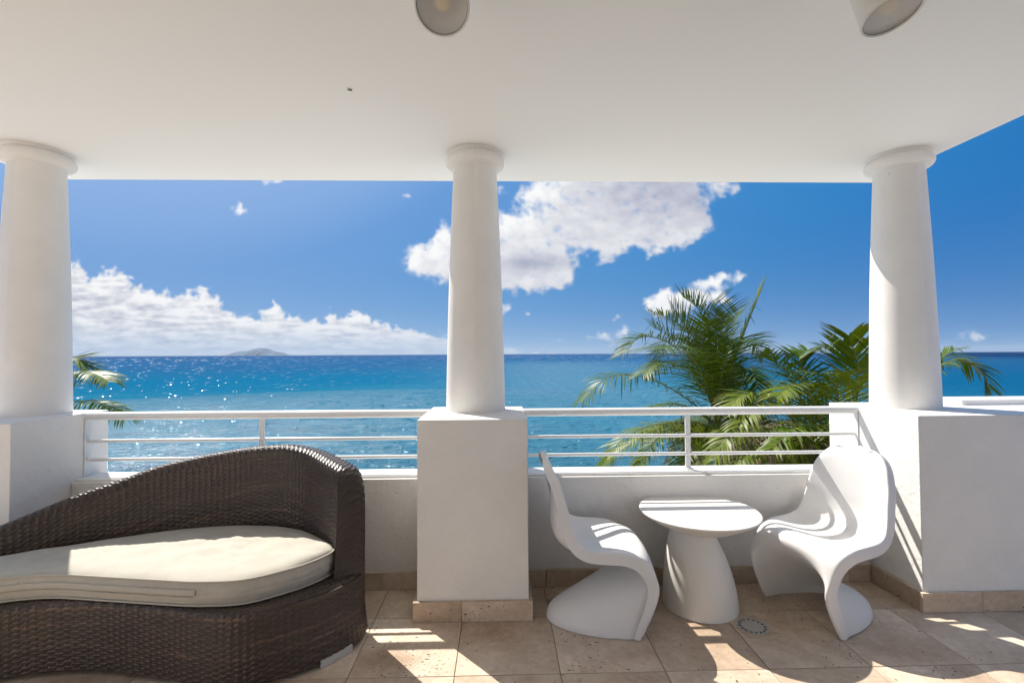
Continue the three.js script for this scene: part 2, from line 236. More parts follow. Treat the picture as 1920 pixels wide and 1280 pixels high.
// island far out on the horizon, haze put into its pale blue colour
{
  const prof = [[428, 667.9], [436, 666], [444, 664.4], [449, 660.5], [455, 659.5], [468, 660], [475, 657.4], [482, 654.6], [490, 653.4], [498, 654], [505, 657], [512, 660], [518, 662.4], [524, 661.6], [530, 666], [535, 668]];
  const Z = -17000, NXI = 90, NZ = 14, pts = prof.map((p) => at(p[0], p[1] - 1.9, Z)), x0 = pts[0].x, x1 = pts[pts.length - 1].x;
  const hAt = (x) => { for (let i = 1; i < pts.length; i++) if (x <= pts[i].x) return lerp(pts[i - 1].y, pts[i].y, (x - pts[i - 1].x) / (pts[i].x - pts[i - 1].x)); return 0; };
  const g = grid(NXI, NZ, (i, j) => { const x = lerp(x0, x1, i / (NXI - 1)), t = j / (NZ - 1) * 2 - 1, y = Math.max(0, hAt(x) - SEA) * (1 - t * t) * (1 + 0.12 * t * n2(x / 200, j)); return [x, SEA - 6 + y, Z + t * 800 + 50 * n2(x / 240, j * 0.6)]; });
  tag(struct(mesh('island', g, new THREE.MeshStandardMaterial({ color: new THREE.Color().setRGB(0.10, 0.155, 0.21), roughness: 1 }))), 'blue island on the horizon under the cloud bank, haze put into its colour', 'island');
}

// terrace floor: one sheet of grout, a tile on each square
const GX = 0.258, GZ = -2.5815, TP = 0.4575, TZ = 0.4665;
{
  const fl = thing('floor', 'beige travertine tiled balcony floor', 'floor'); struct(fl);
  const slab = new THREE.BoxGeometry(18.4, 0.3, 5.1); slab.translate(0, -0.157, -0.55); mesh('grout', cubeUV(slab), groutMat, fl);  // runs past both sides so unseen sunlit floor bounces light in
  const r = rng(91);
  for (let iz = -1; iz < 9; iz++) for (let ix = -15; ix < 15; ix++) {
    const x0 = GX + ix * TP, x1 = x0 + TP, z0 = GZ + iz * TZ, z1 = z0 + TZ; if (z1 < -2.95) continue;
    const j = 0.0016, g = new RoundedBoxGeometry(x1 - x0 - 2 * j, 0.02, z1 - z0 - 2 * j, 1, 0.0018); cubeUV(g);
    const uv = g.attributes.uv, ox = r() * 2.4, oy = r() * 2.4, q = r() < 0.5 ? 1 : -1, rot = r() < 0.3;
    for (let k = 0; k < uv.count; k++) { const a = uv.getX(k) * q, b = uv.getY(k) * q; uv.setXY(k, (rot ? b : a) + ox, (rot ? -a : b) + oy); }
    const m = mesh('tile', g, tileMats[(r() * 4) | 0], fl); m.position.set((x0 + x1) / 2, -0.01 + (r() - 0.5) * 0.0008, (z0 + z1) / 2); m.rotation.set((r() - 0.5) * 0.002, 0, (r() - 0.5) * 0.002);
  }
}
// building parts outside the frame that close the terrace behind the camera and below it
{
  const w = mesh('back_wall', box(-9.2, 9.2, 0, 2.618, 1.75, 2.0), plaster); struct(w); tag(w, 'unseen white rendered house wall behind the balcony, widened to bounce sunlight', 'wall');  // unseen; widened past both sides so its sunlit face lights the terrace
  const l = mesh('lower_wall', box(-9.2, 9.2, SEA, -0.31, -3.05, -2.8), plaster); struct(l); tag(l, 'white rendered house wall below the balcony', 'wall');
}
// ceiling slab
{
  const c = mesh('ceiling', box(-3.185, 2.762, 2.62, 2.92, -3.435, 1.748, 0.004), ceilingMat); struct(c); tag(c, 'smooth white ceiling over the balcony', 'ceiling');
}

// ------------------------------------------------------------------ walls, pedestals, columns
function skirting(parent, along, fixed, from, to, joints, out, y1 = 0.102) { // along 'x' or 'z'; tiles 2 cm thick, standing out of the wall
  const cuts = [from, ...joints.filter((q) => q > from + 0.01 && q < to - 0.01), to];
  for (let i = 0; i + 1 < cuts.length; i++) {
    const a = cuts[i] + 0.0008, b = cuts[i + 1] - 0.0008, f0 = Math.min(fixed, fixed + out), f1 = Math.max(fixed, fixed + out);
    const g = along === 'x' ? box(a, b, 0.001, y1, f0, f1, 0.002, 1) : box(f0, f1, 0.001, y1, a, b, 0.002, 1);
    const uv = g.attributes.uv; for (let k = 0; k < uv.count; k++) uv.setXY(k, uv.getX(k) + i * 0.77 + fixed, uv.getY(k) + i * 0.31 + from);
    mesh('skirting_tile', g, tileMats[(i * 7 + Math.round(Math.abs(from) * 10)) % 4], parent);
  }
}
const PT = 1.037, WZ = -2.905, PF = -2.551, PB = -3.17;
{
  const p = thing('pedestal', 'square white plastered pedestal carrying the middle column', 'pedestal');
  mesh('body', box(-0.434, 0.148, 0, PT, PB, PF, 0.005), plaster, p);
  skirting(p, 'x', PF, -0.454, 0.168, [-0.2], 0.02); skirting(p, 'z', -0.434, WZ + 0.022, PF, [], -0.02); skirting(p, 'z', 0.148, WZ + 0.022, PF, [], 0.02);
}
{
  const p = thing('wall_block', 'wide white plastered wall block under the right column', 'wall');
  mesh('body', box(2.256, 9.2, 0, PT, -3.26, PF, 0.005), plaster, p);
  mesh('kerb', box(2.97, 9.2, PT - 0.01, PT + 0.034, -3.26, -3.03, 0.005), plaster, p);
  skirting(p, 'x', PF, 2.236, 9.2, [2.563, 3.02, 3.48, 3.94, 4.4, 4.86], 0.02); skirting(p, 'z', 2.256, WZ + 0.022, PF, [], -0.02);
}
{
  const p = thing('wall_block', 'white plastered wall block under the left column behind the daybed', 'wall');
  mesh('body', box(-9.2, -2.506, 0, PT, -3.17, PF, 0.005), plaster, p);
  skirting(p, 'x', PF, -9.2, -2.486, [-4.1, -3.6, -3.15, -2.7], 0.02); skirting(p, 'z', -2.506, WZ + 0.022, PF, [], 0.02);
}
for (const [x0, x1, label, js] of [[-2.506, -0.434, 'low white parapet wall behind the woven daybed', [-2.1, -1.62, -1.16, -0.695]], [0.148, 2.256, 'low white parapet wall behind the white chairs and table', [0.273, 0.73, 1.19, 1.64, 2.098]]]) {
  const p = thing('parapet_wall', label, 'wall');
  mesh('body', box(x0 + 0.001, x1 - 0.001, 0, 0.642, -3.1, WZ, 0.004), plaster, p);
  mesh('coping', box(x0 + 0.001, x1 - 0.001, 0.6425, 0.656, -3.1, WZ - 0.024, 0.003), smoothPlaster, p);
  skirting(p, 'x', WZ, x0 + 0.021, x1 - 0.021, js, 0.02);
}
function column(x, z, label) {
  const t = thing('column', label, 'column', [x, PT, z]); const H = 2.62 - PT, pts = [];
  for (let i = 0; i <= 40; i++) { const k = i / 40, y = k * (H - 0.098); pts.push([lerp(0.181, 0.134, k) + 0.006 * Math.sin(Math.PI * k), y]); }
  const shaft = lathe(pts, 96); const uv = shaft.attributes.uv; for (let k = 0; k < uv.count; k++) uv.setXY(k, uv.getX(k) * 1.1, uv.getY(k) * H); mesh('shaft', shaft, smoothPlaster, t);
  const cp = [[0.1335, H - 0.1], [0.136, H - 0.094], [0.14, H - 0.089]]; for (let i = 0; i <= 16; i++) { const a = -Math.PI / 2 + 0.25 + (Math.PI - 0.5) * i / 16; cp.push([0.146 + 0.036 * Math.cos(a), H - 0.053 + 0.035 * Math.sin(a)]); } cp.push([0.162, H - 0.014], [0.164, H - 0.008], [0.168, H - 0.001]);
  const cap = lathe(cp, 96); mesh('capital', cap, smoothPlaster, t); return t;
}
column(-2.80, -2.975, 'round white column on the left, cut by the photo edge');
column(-0.147, -2.985, 'round white middle column standing on the square pedestal');
column(2.545, -2.975, 'round white column on the right with a sunlit side');

// ------------------------------------------------------------------ railings
function hollowBar(x0, x1, y, z, ry, rz, seg = 20) { const s = new THREE.CylinderGeometry(1, 1, x1 - x0, seg, 1); s.rotateZ(Math.PI / 2); s.scale(1, ry, rz); s.translate((x0 + x1) / 2, y, z); return s; }
for (const [x0, x1, px, label, ends] of [[-2.506, -0.434, -1.458, 'white metal railing behind the woven daybed', 'l'], [0.148, 2.256, 1.178, 'white metal railing behind the chairs and side table', 'r']]) {
  const t = thing('railing', label, 'railing', [0, 0, 0]), z = -3.01;
  mesh('handrail', hollowBar(x0, x1, 1.017, z, 0.0245, 0.028, 28), metalWhite, t);
  for (const y of [0.866, 0.753]) mesh('mid_rail', hollowBar(x0, x1, y, z, 0.0105, 0.0105), metalWhite, t);
  const post = mesh('post', box(px - 0.016, px + 0.016, 0.658, 1.0, z - 0.006, z + 0.006, 0.003), metalWhite, t);
  const fl = new THREE.CylinderGeometry(0.03, 0.034, 0.008, 24); fl.translate(px, 0.6605, z); mesh('flange', fl, metalWhite, post);
  const ex = ends === 'l' ? x0 + 0.004 : x1 - 0.004; mesh('end_plate', box(ex - 0.003, ex + 0.003, 0.658, 1.0, z - 0.022, z + 0.024, 0.001, 1), metalWhite, t);
}

// ------------------------------------------------------------------ moulded chair
function smoothTable(rows, n) { // rows of numbers, resampled by Catmull-Rom
  const out = []; for (let k = 0; k < n; k++) { const f = k / (n - 1) * (rows.length - 1), i = Math.min(rows.length - 2, f | 0), t = f - i, a = rows[Math.max(0, i - 1)], b = rows[i], c = rows[i + 1], d = rows[Math.min(rows.length - 1, i + 2)]; out.push(b.map((_, q) => 0.5 * (2 * b[q] + (c[q] - a[q]) * t + (2 * a[q] - 5 * b[q] + 4 * c[q] - d[q]) * t * t + (3 * b[q] - a[q] - 3 * c[q] + d[q]) * t * t * t))); } return out;
}
function chairGeometry() { // forward is +x, up is +y; origin on the floor at the rear of the foot
  const rows = [ // centre d, y; edge d, y; half width; how far the section is a U; lip
    [-0.018, 0.858, -0.017, 0.8575, 0.014, 0, 0.012], [-0.015, 0.8565, -0.010, 0.851, 0.060, 0, 0.016], [-0.010, 0.850, 0.000, 0.836, 0.103, 0, 0.020], [-0.001, 0.836, 0.013, 0.811, 0.139, 0, 0.026], [0.009, 0.812, 0.027, 0.782, 0.164, 0, 0.030], [0.018, 0.775, 0.044, 0.743, 0.184, 0, 0.033], [0.028, 0.70, 0.064, 0.67, 0.204, 0, 0.036], [0.032, 0.60, 0.084, 0.59, 0.214, 0, 0.038], [0.028, 0.52, 0.102, 0.522, 0.224, 0, 0.040], [0.036, 0.453, 0.125, 0.470, 0.231, 0, 0.042], [0.078, 0.402, 0.162, 0.440, 0.235, 0, 0.044],
    [0.145, 0.378, 0.218, 0.427, 0.236, 0, 0.045], [0.235, 0.377, 0.29, 0.423, 0.236, 0, 0.045], [0.325, 0.397, 0.352, 0.420, 0.234, 0, 0.045], [0.395, 0.416, 0.410, 0.407, 0.231, 0.03, 0.045], [0.448, 0.420, 0.458, 0.380, 0.227, 0.1, 0.045], [0.482, 0.404, 0.490, 0.338, 0.223, 0.25, 0.044], [0.488, 0.372, 0.508, 0.290, 0.219, 0.5, 0.042], [0.465, 0.33, 0.514, 0.240, 0.215, 0.78, 0.040], [0.395, 0.275, 0.508, 0.190, 0.213, 0.95, 0.036], [0.28, 0.208, 0.488, 0.132, 0.213, 1, 0.032], [0.155, 0.139, 0.460, 0.072, 0.214, 1, 0.027], [0.062, 0.088, 0.438, 0.030, 0.216, 1, 0.022], [0.012, 0.048, 0.426, 0.010, 0.217, 1, 0.02], [-0.002, 0.0, 0.421, 0.0, 0.218, 1, 0.018],
  ];
  const NV = 170, NU = 64, S = smoothTable(rows, NV), th = 0.008, LIP = 14, all = NU + 2 * LIP;
  const P = (u, v) => { const f = clamp(v) * (NV - 1), i = Math.min(NV - 2, f | 0), t = f - i, r = S[i].map((q, k) => lerp(q, S[i + 1][k], t)), k = clamp(r[5]), a = Math.abs(u) * Math.PI / 2, l = lerp(Math.abs(u), Math.sin(a), k) * Math.sign(u), g = lerp(Math.abs(u) ** 3, 1 - Math.cos(a), k); return V3(lerp(r[0], r[2], g), lerp(r[1], r[3], g), l * r[4]); };
  // the middle of the shell: the body, and along both edges a rounded lip turned back
  const mid = grid(all, NV, (i, j) => {
    const v = j / (NV - 1), r = S[j], sgn = i < LIP ? -1 : 1; let q;
    if (i >= LIP && i < LIP + NU) q = P((i - LIP) / (NU - 1) * 2 - 1, v);
    else {
      const lip = i < LIP ? (LIP - i) / LIP : (i - LIP - NU + 1) / LIP, e = 0.012, E = P(sgn, v), Et = P(sgn, Math.min(1, v + e)).sub(P(sgn, Math.max(0, v - e))).normalize(), k = clamp(r[5]);
      let tx = Et.x, ty = Et.y; const tl = Math.hypot(tx, ty) || 1; tx /= tl; ty /= tl; let D = V3(ty, -tx, 0); const topw = sstep(0.1, 0.0, v); D.lerp(V3(-1, -0.1, 0), topw).normalize();
      const T = E.clone().sub(P(sgn * 0.98, v)); T.addScaledVector(Et, -T.dot(Et)).normalize(); const O = T.clone().lerp(V3(0, 0, sgn), k).normalize(), rr = Math.min(0.014, r[6] * 0.6);
      const p1 = E.clone().addScaledVector(T, rr * 0.9), p2 = E.clone().addScaledVector(O, rr * 1.15).addScaledVector(T, rr * 0.4 * k).addScaledVector(D, rr * 0.25), p3 = E.clone().addScaledVector(O, rr * 1.15).addScaledVector(D, rr), p4 = E.clone().addScaledVector(O, rr * 1.15).addScaledVector(D, rr + r[6]);
      if (lip < 0.55) { const t = lip / 0.55, m = 1 - t; q = E.clone().multiplyScalar(m * m * m).addScaledVector(p1, 3 * m * m * t).addScaledVector(p2, 3 * m * t * t).addScaledVector(p3, t * t * t); } else q = p3.clone().lerp(p4, (lip - 0.55) / 0.45);
    }
    return [q.x, Math.max(q.y, 0.004), q.z];
  });
  const pos = mid.attributes.position, nor = mid.attributes.normal;
  const side = (s, flip) => grid(all, NV, (i, j) => { const k = j * all + i; return [pos.getX(k) + nor.getX(k) * s * th / 2, Math.max(0.001, pos.getY(k) + nor.getY(k) * s * th / 2), pos.getZ(k) + nor.getZ(k) * s * th / 2, i * 0.006, j * 0.008]; }, { flip });
  const A = side(1, false), B = side(-1, true), get = (g, i, j) => { const k = j * all + i, p = g.attributes.position; return [p.getX(k), p.getY(k), p.getZ(k)]; };
  const rim = (f, n, flip) => grid(n, 3, (k, q) => { const a = get(A, ...f(k)), b = get(B, ...f(k)), t = q / 2; return [lerp(a[0], b[0], t), lerp(a[1], b[1], t), lerp(a[2], b[2], t)]; }, { flip });
  return merge([A, B, rim((k) => [0, k], NV, true), rim((k) => [all - 1, k], NV, false), rim((k) => [k, 0], all, false), rim((k) => [k, NV - 1], all, true)]);
}
const chairGeo = chairGeometry();
{
  const a = mesh('chair', chairGeo, chairMat); a.position.set(0.245, 0, -2.566); tag(a, 'white moulded one-piece chair left of the table, seen from its side', 'chair', 'white moulded chairs at the side table');
  const b = a.clone(); b.name = numbered('chair'); scene.add(b); b.position.set(1.977, 0, -2.652); b.rotation.y = Math.PI + 0.307; tag(b, 'white moulded one-piece chair in the corner, turned towards the table', 'chair', 'white moulded chairs at the side table');
}
// ------------------------------------------------------------------ side table
{
  const t = thing('side_table', 'round white side table on a flaring foot between the chairs', 'table', [1.095, 0, -2.66]);
  const top = [[0, 0.404], [0.09, 0.406], [0.14, 0.417], [0.20, 0.440], [0.255, 0.469], [0.297, 0.494], [0.312, 0.505], [0.3165, 0.5105], [0.3165, 0.514], [0.314, 0.517], [0.309, 0.518], [0, 0.518]].map((p) => p);
  mesh('tabletop', lathe(top, 128), tableMat, t);
  const prof = smoothTable([[0.196, 0.0, 0.0], [0.195, 0.02, 0.0], [0.191, 0.08, -0.002], [0.181, 0.16, -0.008], [0.165, 0.24, -0.017], [0.145, 0.31, -0.027], [0.122, 0.38, -0.036], [0.110, 0.41, -0.039], [0.104, 0.43, -0.040]], 40);
  mesh('foot', grid(97, 40, (i, j) => { const a = i / 96 * Math.PI * 2, [r, y, o] = prof[j]; return [o + r * Math.cos(a), y + 0.002, r * Math.sin(a), a * 0.15, y]; }, { flip: true }), tableMat, t);
}

// ------------------------------------------------------------------ woven daybed
const dark = [0.050, 0.034, 0.026];
function weave(seed) { // returns (u metres along, v metres across) -> [height, r, g, b]
  const SP = 0.0115, ST = 0.031, r = rng(seed), rowTone = Array.from({ length: 400 }, () => 0.8 + 0.4 * r() + (r() < 0.09 ? 0.55 : 0)), RU = 0.0165, RV = 0.026;
  return (u, v, rim = 0) => {
    if (rim) { // over the rim the strands run across it, a little aslant
      const uu = u + 0.45 * v, k = Math.floor(uu / RU), q = 2 * (uu / RU - k) - 1, prof = Math.sqrt(Math.max(0, 1 - q * q * q * q)), over = Math.cos(Math.PI * (v / RV + k)), m = 0.9 + 0.25 * n2b(k * 3.7 + seed, v * 9);
      return [-0.003 + prof * 0.0036 + 0.002 * over, dark[0] * m, dark[1] * m, dark[2] * m];
    }
    u += 0.0022 * n2(u * 6, v * 5); v += 0.0016 * n2b(u * 5 + seed, v * 7);
    const row = Math.floor(v / SP), fv = v / SP - row, q = 2 * fv - 1, prof = Math.sqrt(Math.max(0, 1 - q * q * q * q)), k = Math.round(u / ST), du = u / ST - k;
    const over = Math.cos(Math.PI * (u / ST + row)); const strand = -0.0034 + prof * 0.0036 + 0.0026 * over;
    const stake = Math.abs(du) < 0.2 ? 0.0006 + 0.0014 * Math.sqrt(1 - (du / 0.2) ** 2) - 0.0004 : -0.01; const isStake = stake > strand;
    const seg = n2b(u * 1.7 + seed, row * 3.3), tan = sstep(0.35, 0.8, seg) * 0.9 + 0.3 * n2(u * 40, row * 5.1) * 0.5; const m = (isStake ? 0.95 : rowTone[(row + 4000) % 400]) * (1 + 0.55 * tan);
    return [Math.max(strand, stake, -0.006), dark[0] * m * (1 + 0.25 * tan), dark[1] * m * (1 + 0.12 * tan), dark[2] * m];
  };
}
const rattan = new THREE.MeshPhysicalMaterial({ vertexColors: true, roughness: 0.36, specularIntensity: 1 });
const FEET = [];
{
  const bed = thing('daybed', 'dark brown woven wicker daybed with a curved high back', 'daybed');
  // back: plan path from the head end to the tail, with height and half thickness
  const path = [[-0.728, -2.40, 0.80, 0.062], [-0.746, -2.45, 0.81, 0.063], [-0.80, -2.51, 0.82, 0.063], [-0.885, -2.595, 0.832, 0.061], [-0.975, -2.685, 0.845, 0.058], [-1.08, -2.76, 0.857, 0.054], [-1.24, -2.812, 0.868, 0.05], [-1.5, -2.815, 0.845, 0.046], [-1.84, -2.735, 0.785, 0.042], [-2.05, -2.64, 0.712, 0.04], [-2.17, -2.57, 0.672, 0.038], [-2.4, -2.42, 0.57, 0.036], [-2.7, -2.22, 0.45, 0.034], [-3.0, -2.04, 0.36, 0.032]];
  const NP = 1200, dense = smoothTable(path, NP); let len = 0; const arc = dense.map((p, i) => { if (i) len += Math.hypot(p[0] - dense[i - 1][0], p[1] - dense[i - 1][1]); return len; });
  const atS = (s) => { let lo = 0, hi = NP - 1; while (hi - lo > 1) { const m = (lo + hi) >> 1; if (arc[m] <= s) lo = m; else hi = m; } const t = clamp((s - arc[lo]) / (arc[hi] - arc[lo] || 1)), a = dense[lo], b = dense[hi], tx = b[0] - a[0], tz = b[1] - a[1], L = Math.hypot(tx, tz) || 1; return { x: lerp(a[0], b[0], t), z: lerp(a[1], b[1], t), h: lerp(a[2], b[2], t), r: lerp(a[3], b[3], t), nx: tz / L, nz: -tx / L }; };
  // (nx, nz) points to the inner side
  const w1 = weave(3); const y0 = 0.022;
  const HE = 0.64, lean = (s, y) => (s < 0.3 ? 0.15 * Math.max(0, HE - y) * (1 - s / 0.3) ** 2 : 0), se = (q) => Math.sign(q) * Math.abs(q) ** 0.6;
  const section = (s, v, hh = -1) => { // v metres: below 0 on the outer side, then over the rim, then down the inner side
    const p = atS(s), half = Math.PI * p.r / 2; let off, y, n; if (hh >= 0) p.h = hh * (p.h - 0.036) + 0.036;
    if (v < -half) { off = -p.r; y = p.h - p.r + (v + half); n = [-1, 0]; } else if (v > half) { off = p.r; y = p.h - p.r - (v - half); n = [1, 0]; } else { const a = v / p.r; off = p.r * se(Math.sin(a)); y = p.h - p.r * (1 - se(Math.max(0, Math.cos(a)))); n = [Math.sin(a), Math.cos(a)]; }
    y = Math.max(y, y0); p.z += lean(s, y) * (0.5 + 0.5 * off / p.r); return [p, off, y, n];
  };
  // at the head end the rim turns down to the floor: arc-length steps along that corner
  const EA = 0.15, corner = []; { let L = 0; for (let i = 0; i <= 1500; i++) { const q = i / 1500 * Math.PI / 2, x = EA * (1 - Math.cos(q) ** 0.5), y = Math.sin(q) ** 0.5; if (i) L += Math.hypot(x - corner[i - 1][1], (y - corner[i - 1][2]) * 0.77); corner.push([L, x, y]); } }
  const EL = corner[1500][0], cornerAt = (u) => { let lo = 0, hi = 1500; while (hi - lo > 1) { const m = (lo + hi) >> 1; if (corner[m][0] <= u) lo = m; else hi = m; } const t = clamp((u - corner[lo][0]) / (corner[hi][0] - corner[lo][0] || 1)); return [lerp(corner[lo][1], corner[hi][1], t), lerp(corner[lo][2], corner[hi][2], t)]; };
  const along = (u) => (u < EL ? cornerAt(u) : [u - EL + EA, -1]), total = len + EL - EA;
  const wallGrid = (s0, s1, v0, v1, ds, dv) => { const nu = Math.round((s1 - s0) / ds) + 1, nv = Math.round((v1 - v0) / dv) + 1; return grid(nu, nv, (i, j) => { const s = lerp(s0, s1, i / (nu - 1)), v = lerp(v0, v1, j / (nv - 1)), [ss, hh] = along(s), [p, off, y, n] = section(ss, v, hh), rimHalf = Math.PI * p.r / 2 + 0.004, k = w1(s, v + 1.5, Math.abs(v) < rimHalf); const o = off + n[0] * k[0]; let up = 1, fr = 0; if (hh >= 0) { const e = 0.004, c0 = cornerAt(Math.max(0, s - e)), c1 = cornerAt(Math.min(EL, s + e)), dx = c1[0] - c0[0], dy = (c1[1] - c0[1]) * 0.77, l = Math.hypot(dx, dy) || 1; up = dx / l; fr = dy / l; } const kk = n[1] * k[0]; return [p.x + p.nx * o + p.nz * fr * kk, y + up * kk, p.z + p.nz * o - p.nx * fr * kk, s, v, k[1], k[2], k[3]]; }, { color: true }); };
  const back = mesh('backrest', merge([wallGrid(0, total, -0.17, 0.60, 0.0043, 0.0026), wallGrid(0, 1.4, -0.92, -0.17, 0.0043, 0.0026), wallGrid(1.4, total, -0.92, -0.17, 0.05, 0.05)]), rattan, bed);
  // base: front skin from the head end to the tail
  const front = smoothTable([[-0.667, -2.47], [-0.664, -2.40], [-0.682, -2.33], [-0.725, -2.262], [-0.79, -2.188], [-0.90, -2.108], [-1.03, -2.05], [-1.2, -2.045], [-1.46, -2.105], [-1.72, -2.16], [-1.94, -2.158], [-2.14, -2.11], [-2.4, -2.01], [-2.7, -1.88], [-3.02, -1.78]], 900);
  let fl = 0; const fa = front.map((p, i) => { if (i) fl += Math.hypot(p[0] - front[i - 1][0], p[1] - front[i - 1][1]); return fl; });
  const w2 = weave(21), BT = 0.318, nu = Math.round(fl / 0.0043), nv = Math.round((BT - y0) / 0.0023) + 44; let cur = 0;
  const fpt = (s) => { let lo = 0, hi = front.length - 1; while (hi - lo > 1) { const m = (lo + hi) >> 1; if (fa[m] <= s) lo = m; else hi = m; } const t = clamp((s - fa[lo]) / (fa[hi] - fa[lo] || 1)), a = front[lo], b = front[hi], tx = b[0] - a[0], tz = b[1] - a[1], L = Math.hypot(tx, tz) || 1; return [lerp(a[0], b[0], t), lerp(a[1], b[1], t), -tz / L * -1, tx / L * -1]; };
  const base = mesh('base', grid(nu, nv, (i, j) => { const s = i / (nu - 1) * fl, p = fpt(s), v = j * 0.0023, k = w2(s, v), r = 0.02, ys = BT - y0 - r; let off, y, n; if (v < ys) { off = lerp(-0.03 * v / ys, -0.008 * (1 - v / ys) ** 2, sstep(0.3, 0.7, s)); y = y0 + v; n = [1, 0]; } else { const rest = Math.max(0, v - ys - r * Math.PI / 2), a = Math.min(1, (v - ys) / (r * Math.PI / 2)) * Math.PI / 2; off = -r + r * Math.cos(a) - rest - 0.03 * (1 - sstep(0.3, 0.7, s)); y = y0 + ys + r * Math.sin(a); n = [Math.cos(a), Math.sin(a)]; } const o = off + n[0] * k[0]; return [p[0] + p[2] * o, y + n[1] * k[0], p[1] + p[3] * o, s, v, k[1], k[2], k[3]]; }, { color: true }), rattan, bed);
  // deck of the base under the cushion
  const shape = new THREE.Shape(); front.filter((_, i) => i % 6 === 0 || i === front.length - 1).forEach((p, i) => { const q = fpt(Math.min(fl, fa[Math.min(front.length - 1, i * 6)])); const x = q[0] + q[2] * 0.018 * -1, z = q[1] + q[3] * 0.018 * -1; if (i) shape.lineTo(x, -z); else shape.moveTo(x, -z); });
  for (let i = NP - 1; i >= 0; i -= 12) shape.lineTo(dense[i][0], -dense[i][1]);
  const deck = new THREE.ExtrudeGeometry(shape, { depth: 0.02, bevelEnabled: false }); deck.rotateX(-Math.PI / 2); deck.translate(0, BT - 0.0285, 0); { const c = new Float32Array(deck.attributes.position.count * 3); for (let i = 0; i < c.length; i += 3) { c[i] = dark[0]; c[i + 1] = dark[1]; c[i + 2] = dark[2]; } deck.setAttribute('color', new THREE.BufferAttribute(c, 3)); } mesh('deck', deck, rattan, bed);
  // pale foot pads under the rim
  const pad = new THREE.MeshStandardMaterial({ color: new THREE.Color().setRGB(0.5, 0.49, 0.46), roughness: 0.8, bumpMap: rep(stuccoTex, 0.1), bumpScale: 0.001 });
  for (const [a, b] of [[0.17, 0.33], [2.1, 2.3]]) { const n = 14; mesh('foot', grid(n, 4, (i, j) => { const s = lerp(a, b, i / (n - 1)), p = fpt(s), o = [0.006, 0.004, -0.05, -0.05][j], y = [0.002, 0.034, 0.034, 0.002][j]; return [p[0] + p[2] * o, y, p[1] + p[3] * o]; }, {}), pad, bed); }
}
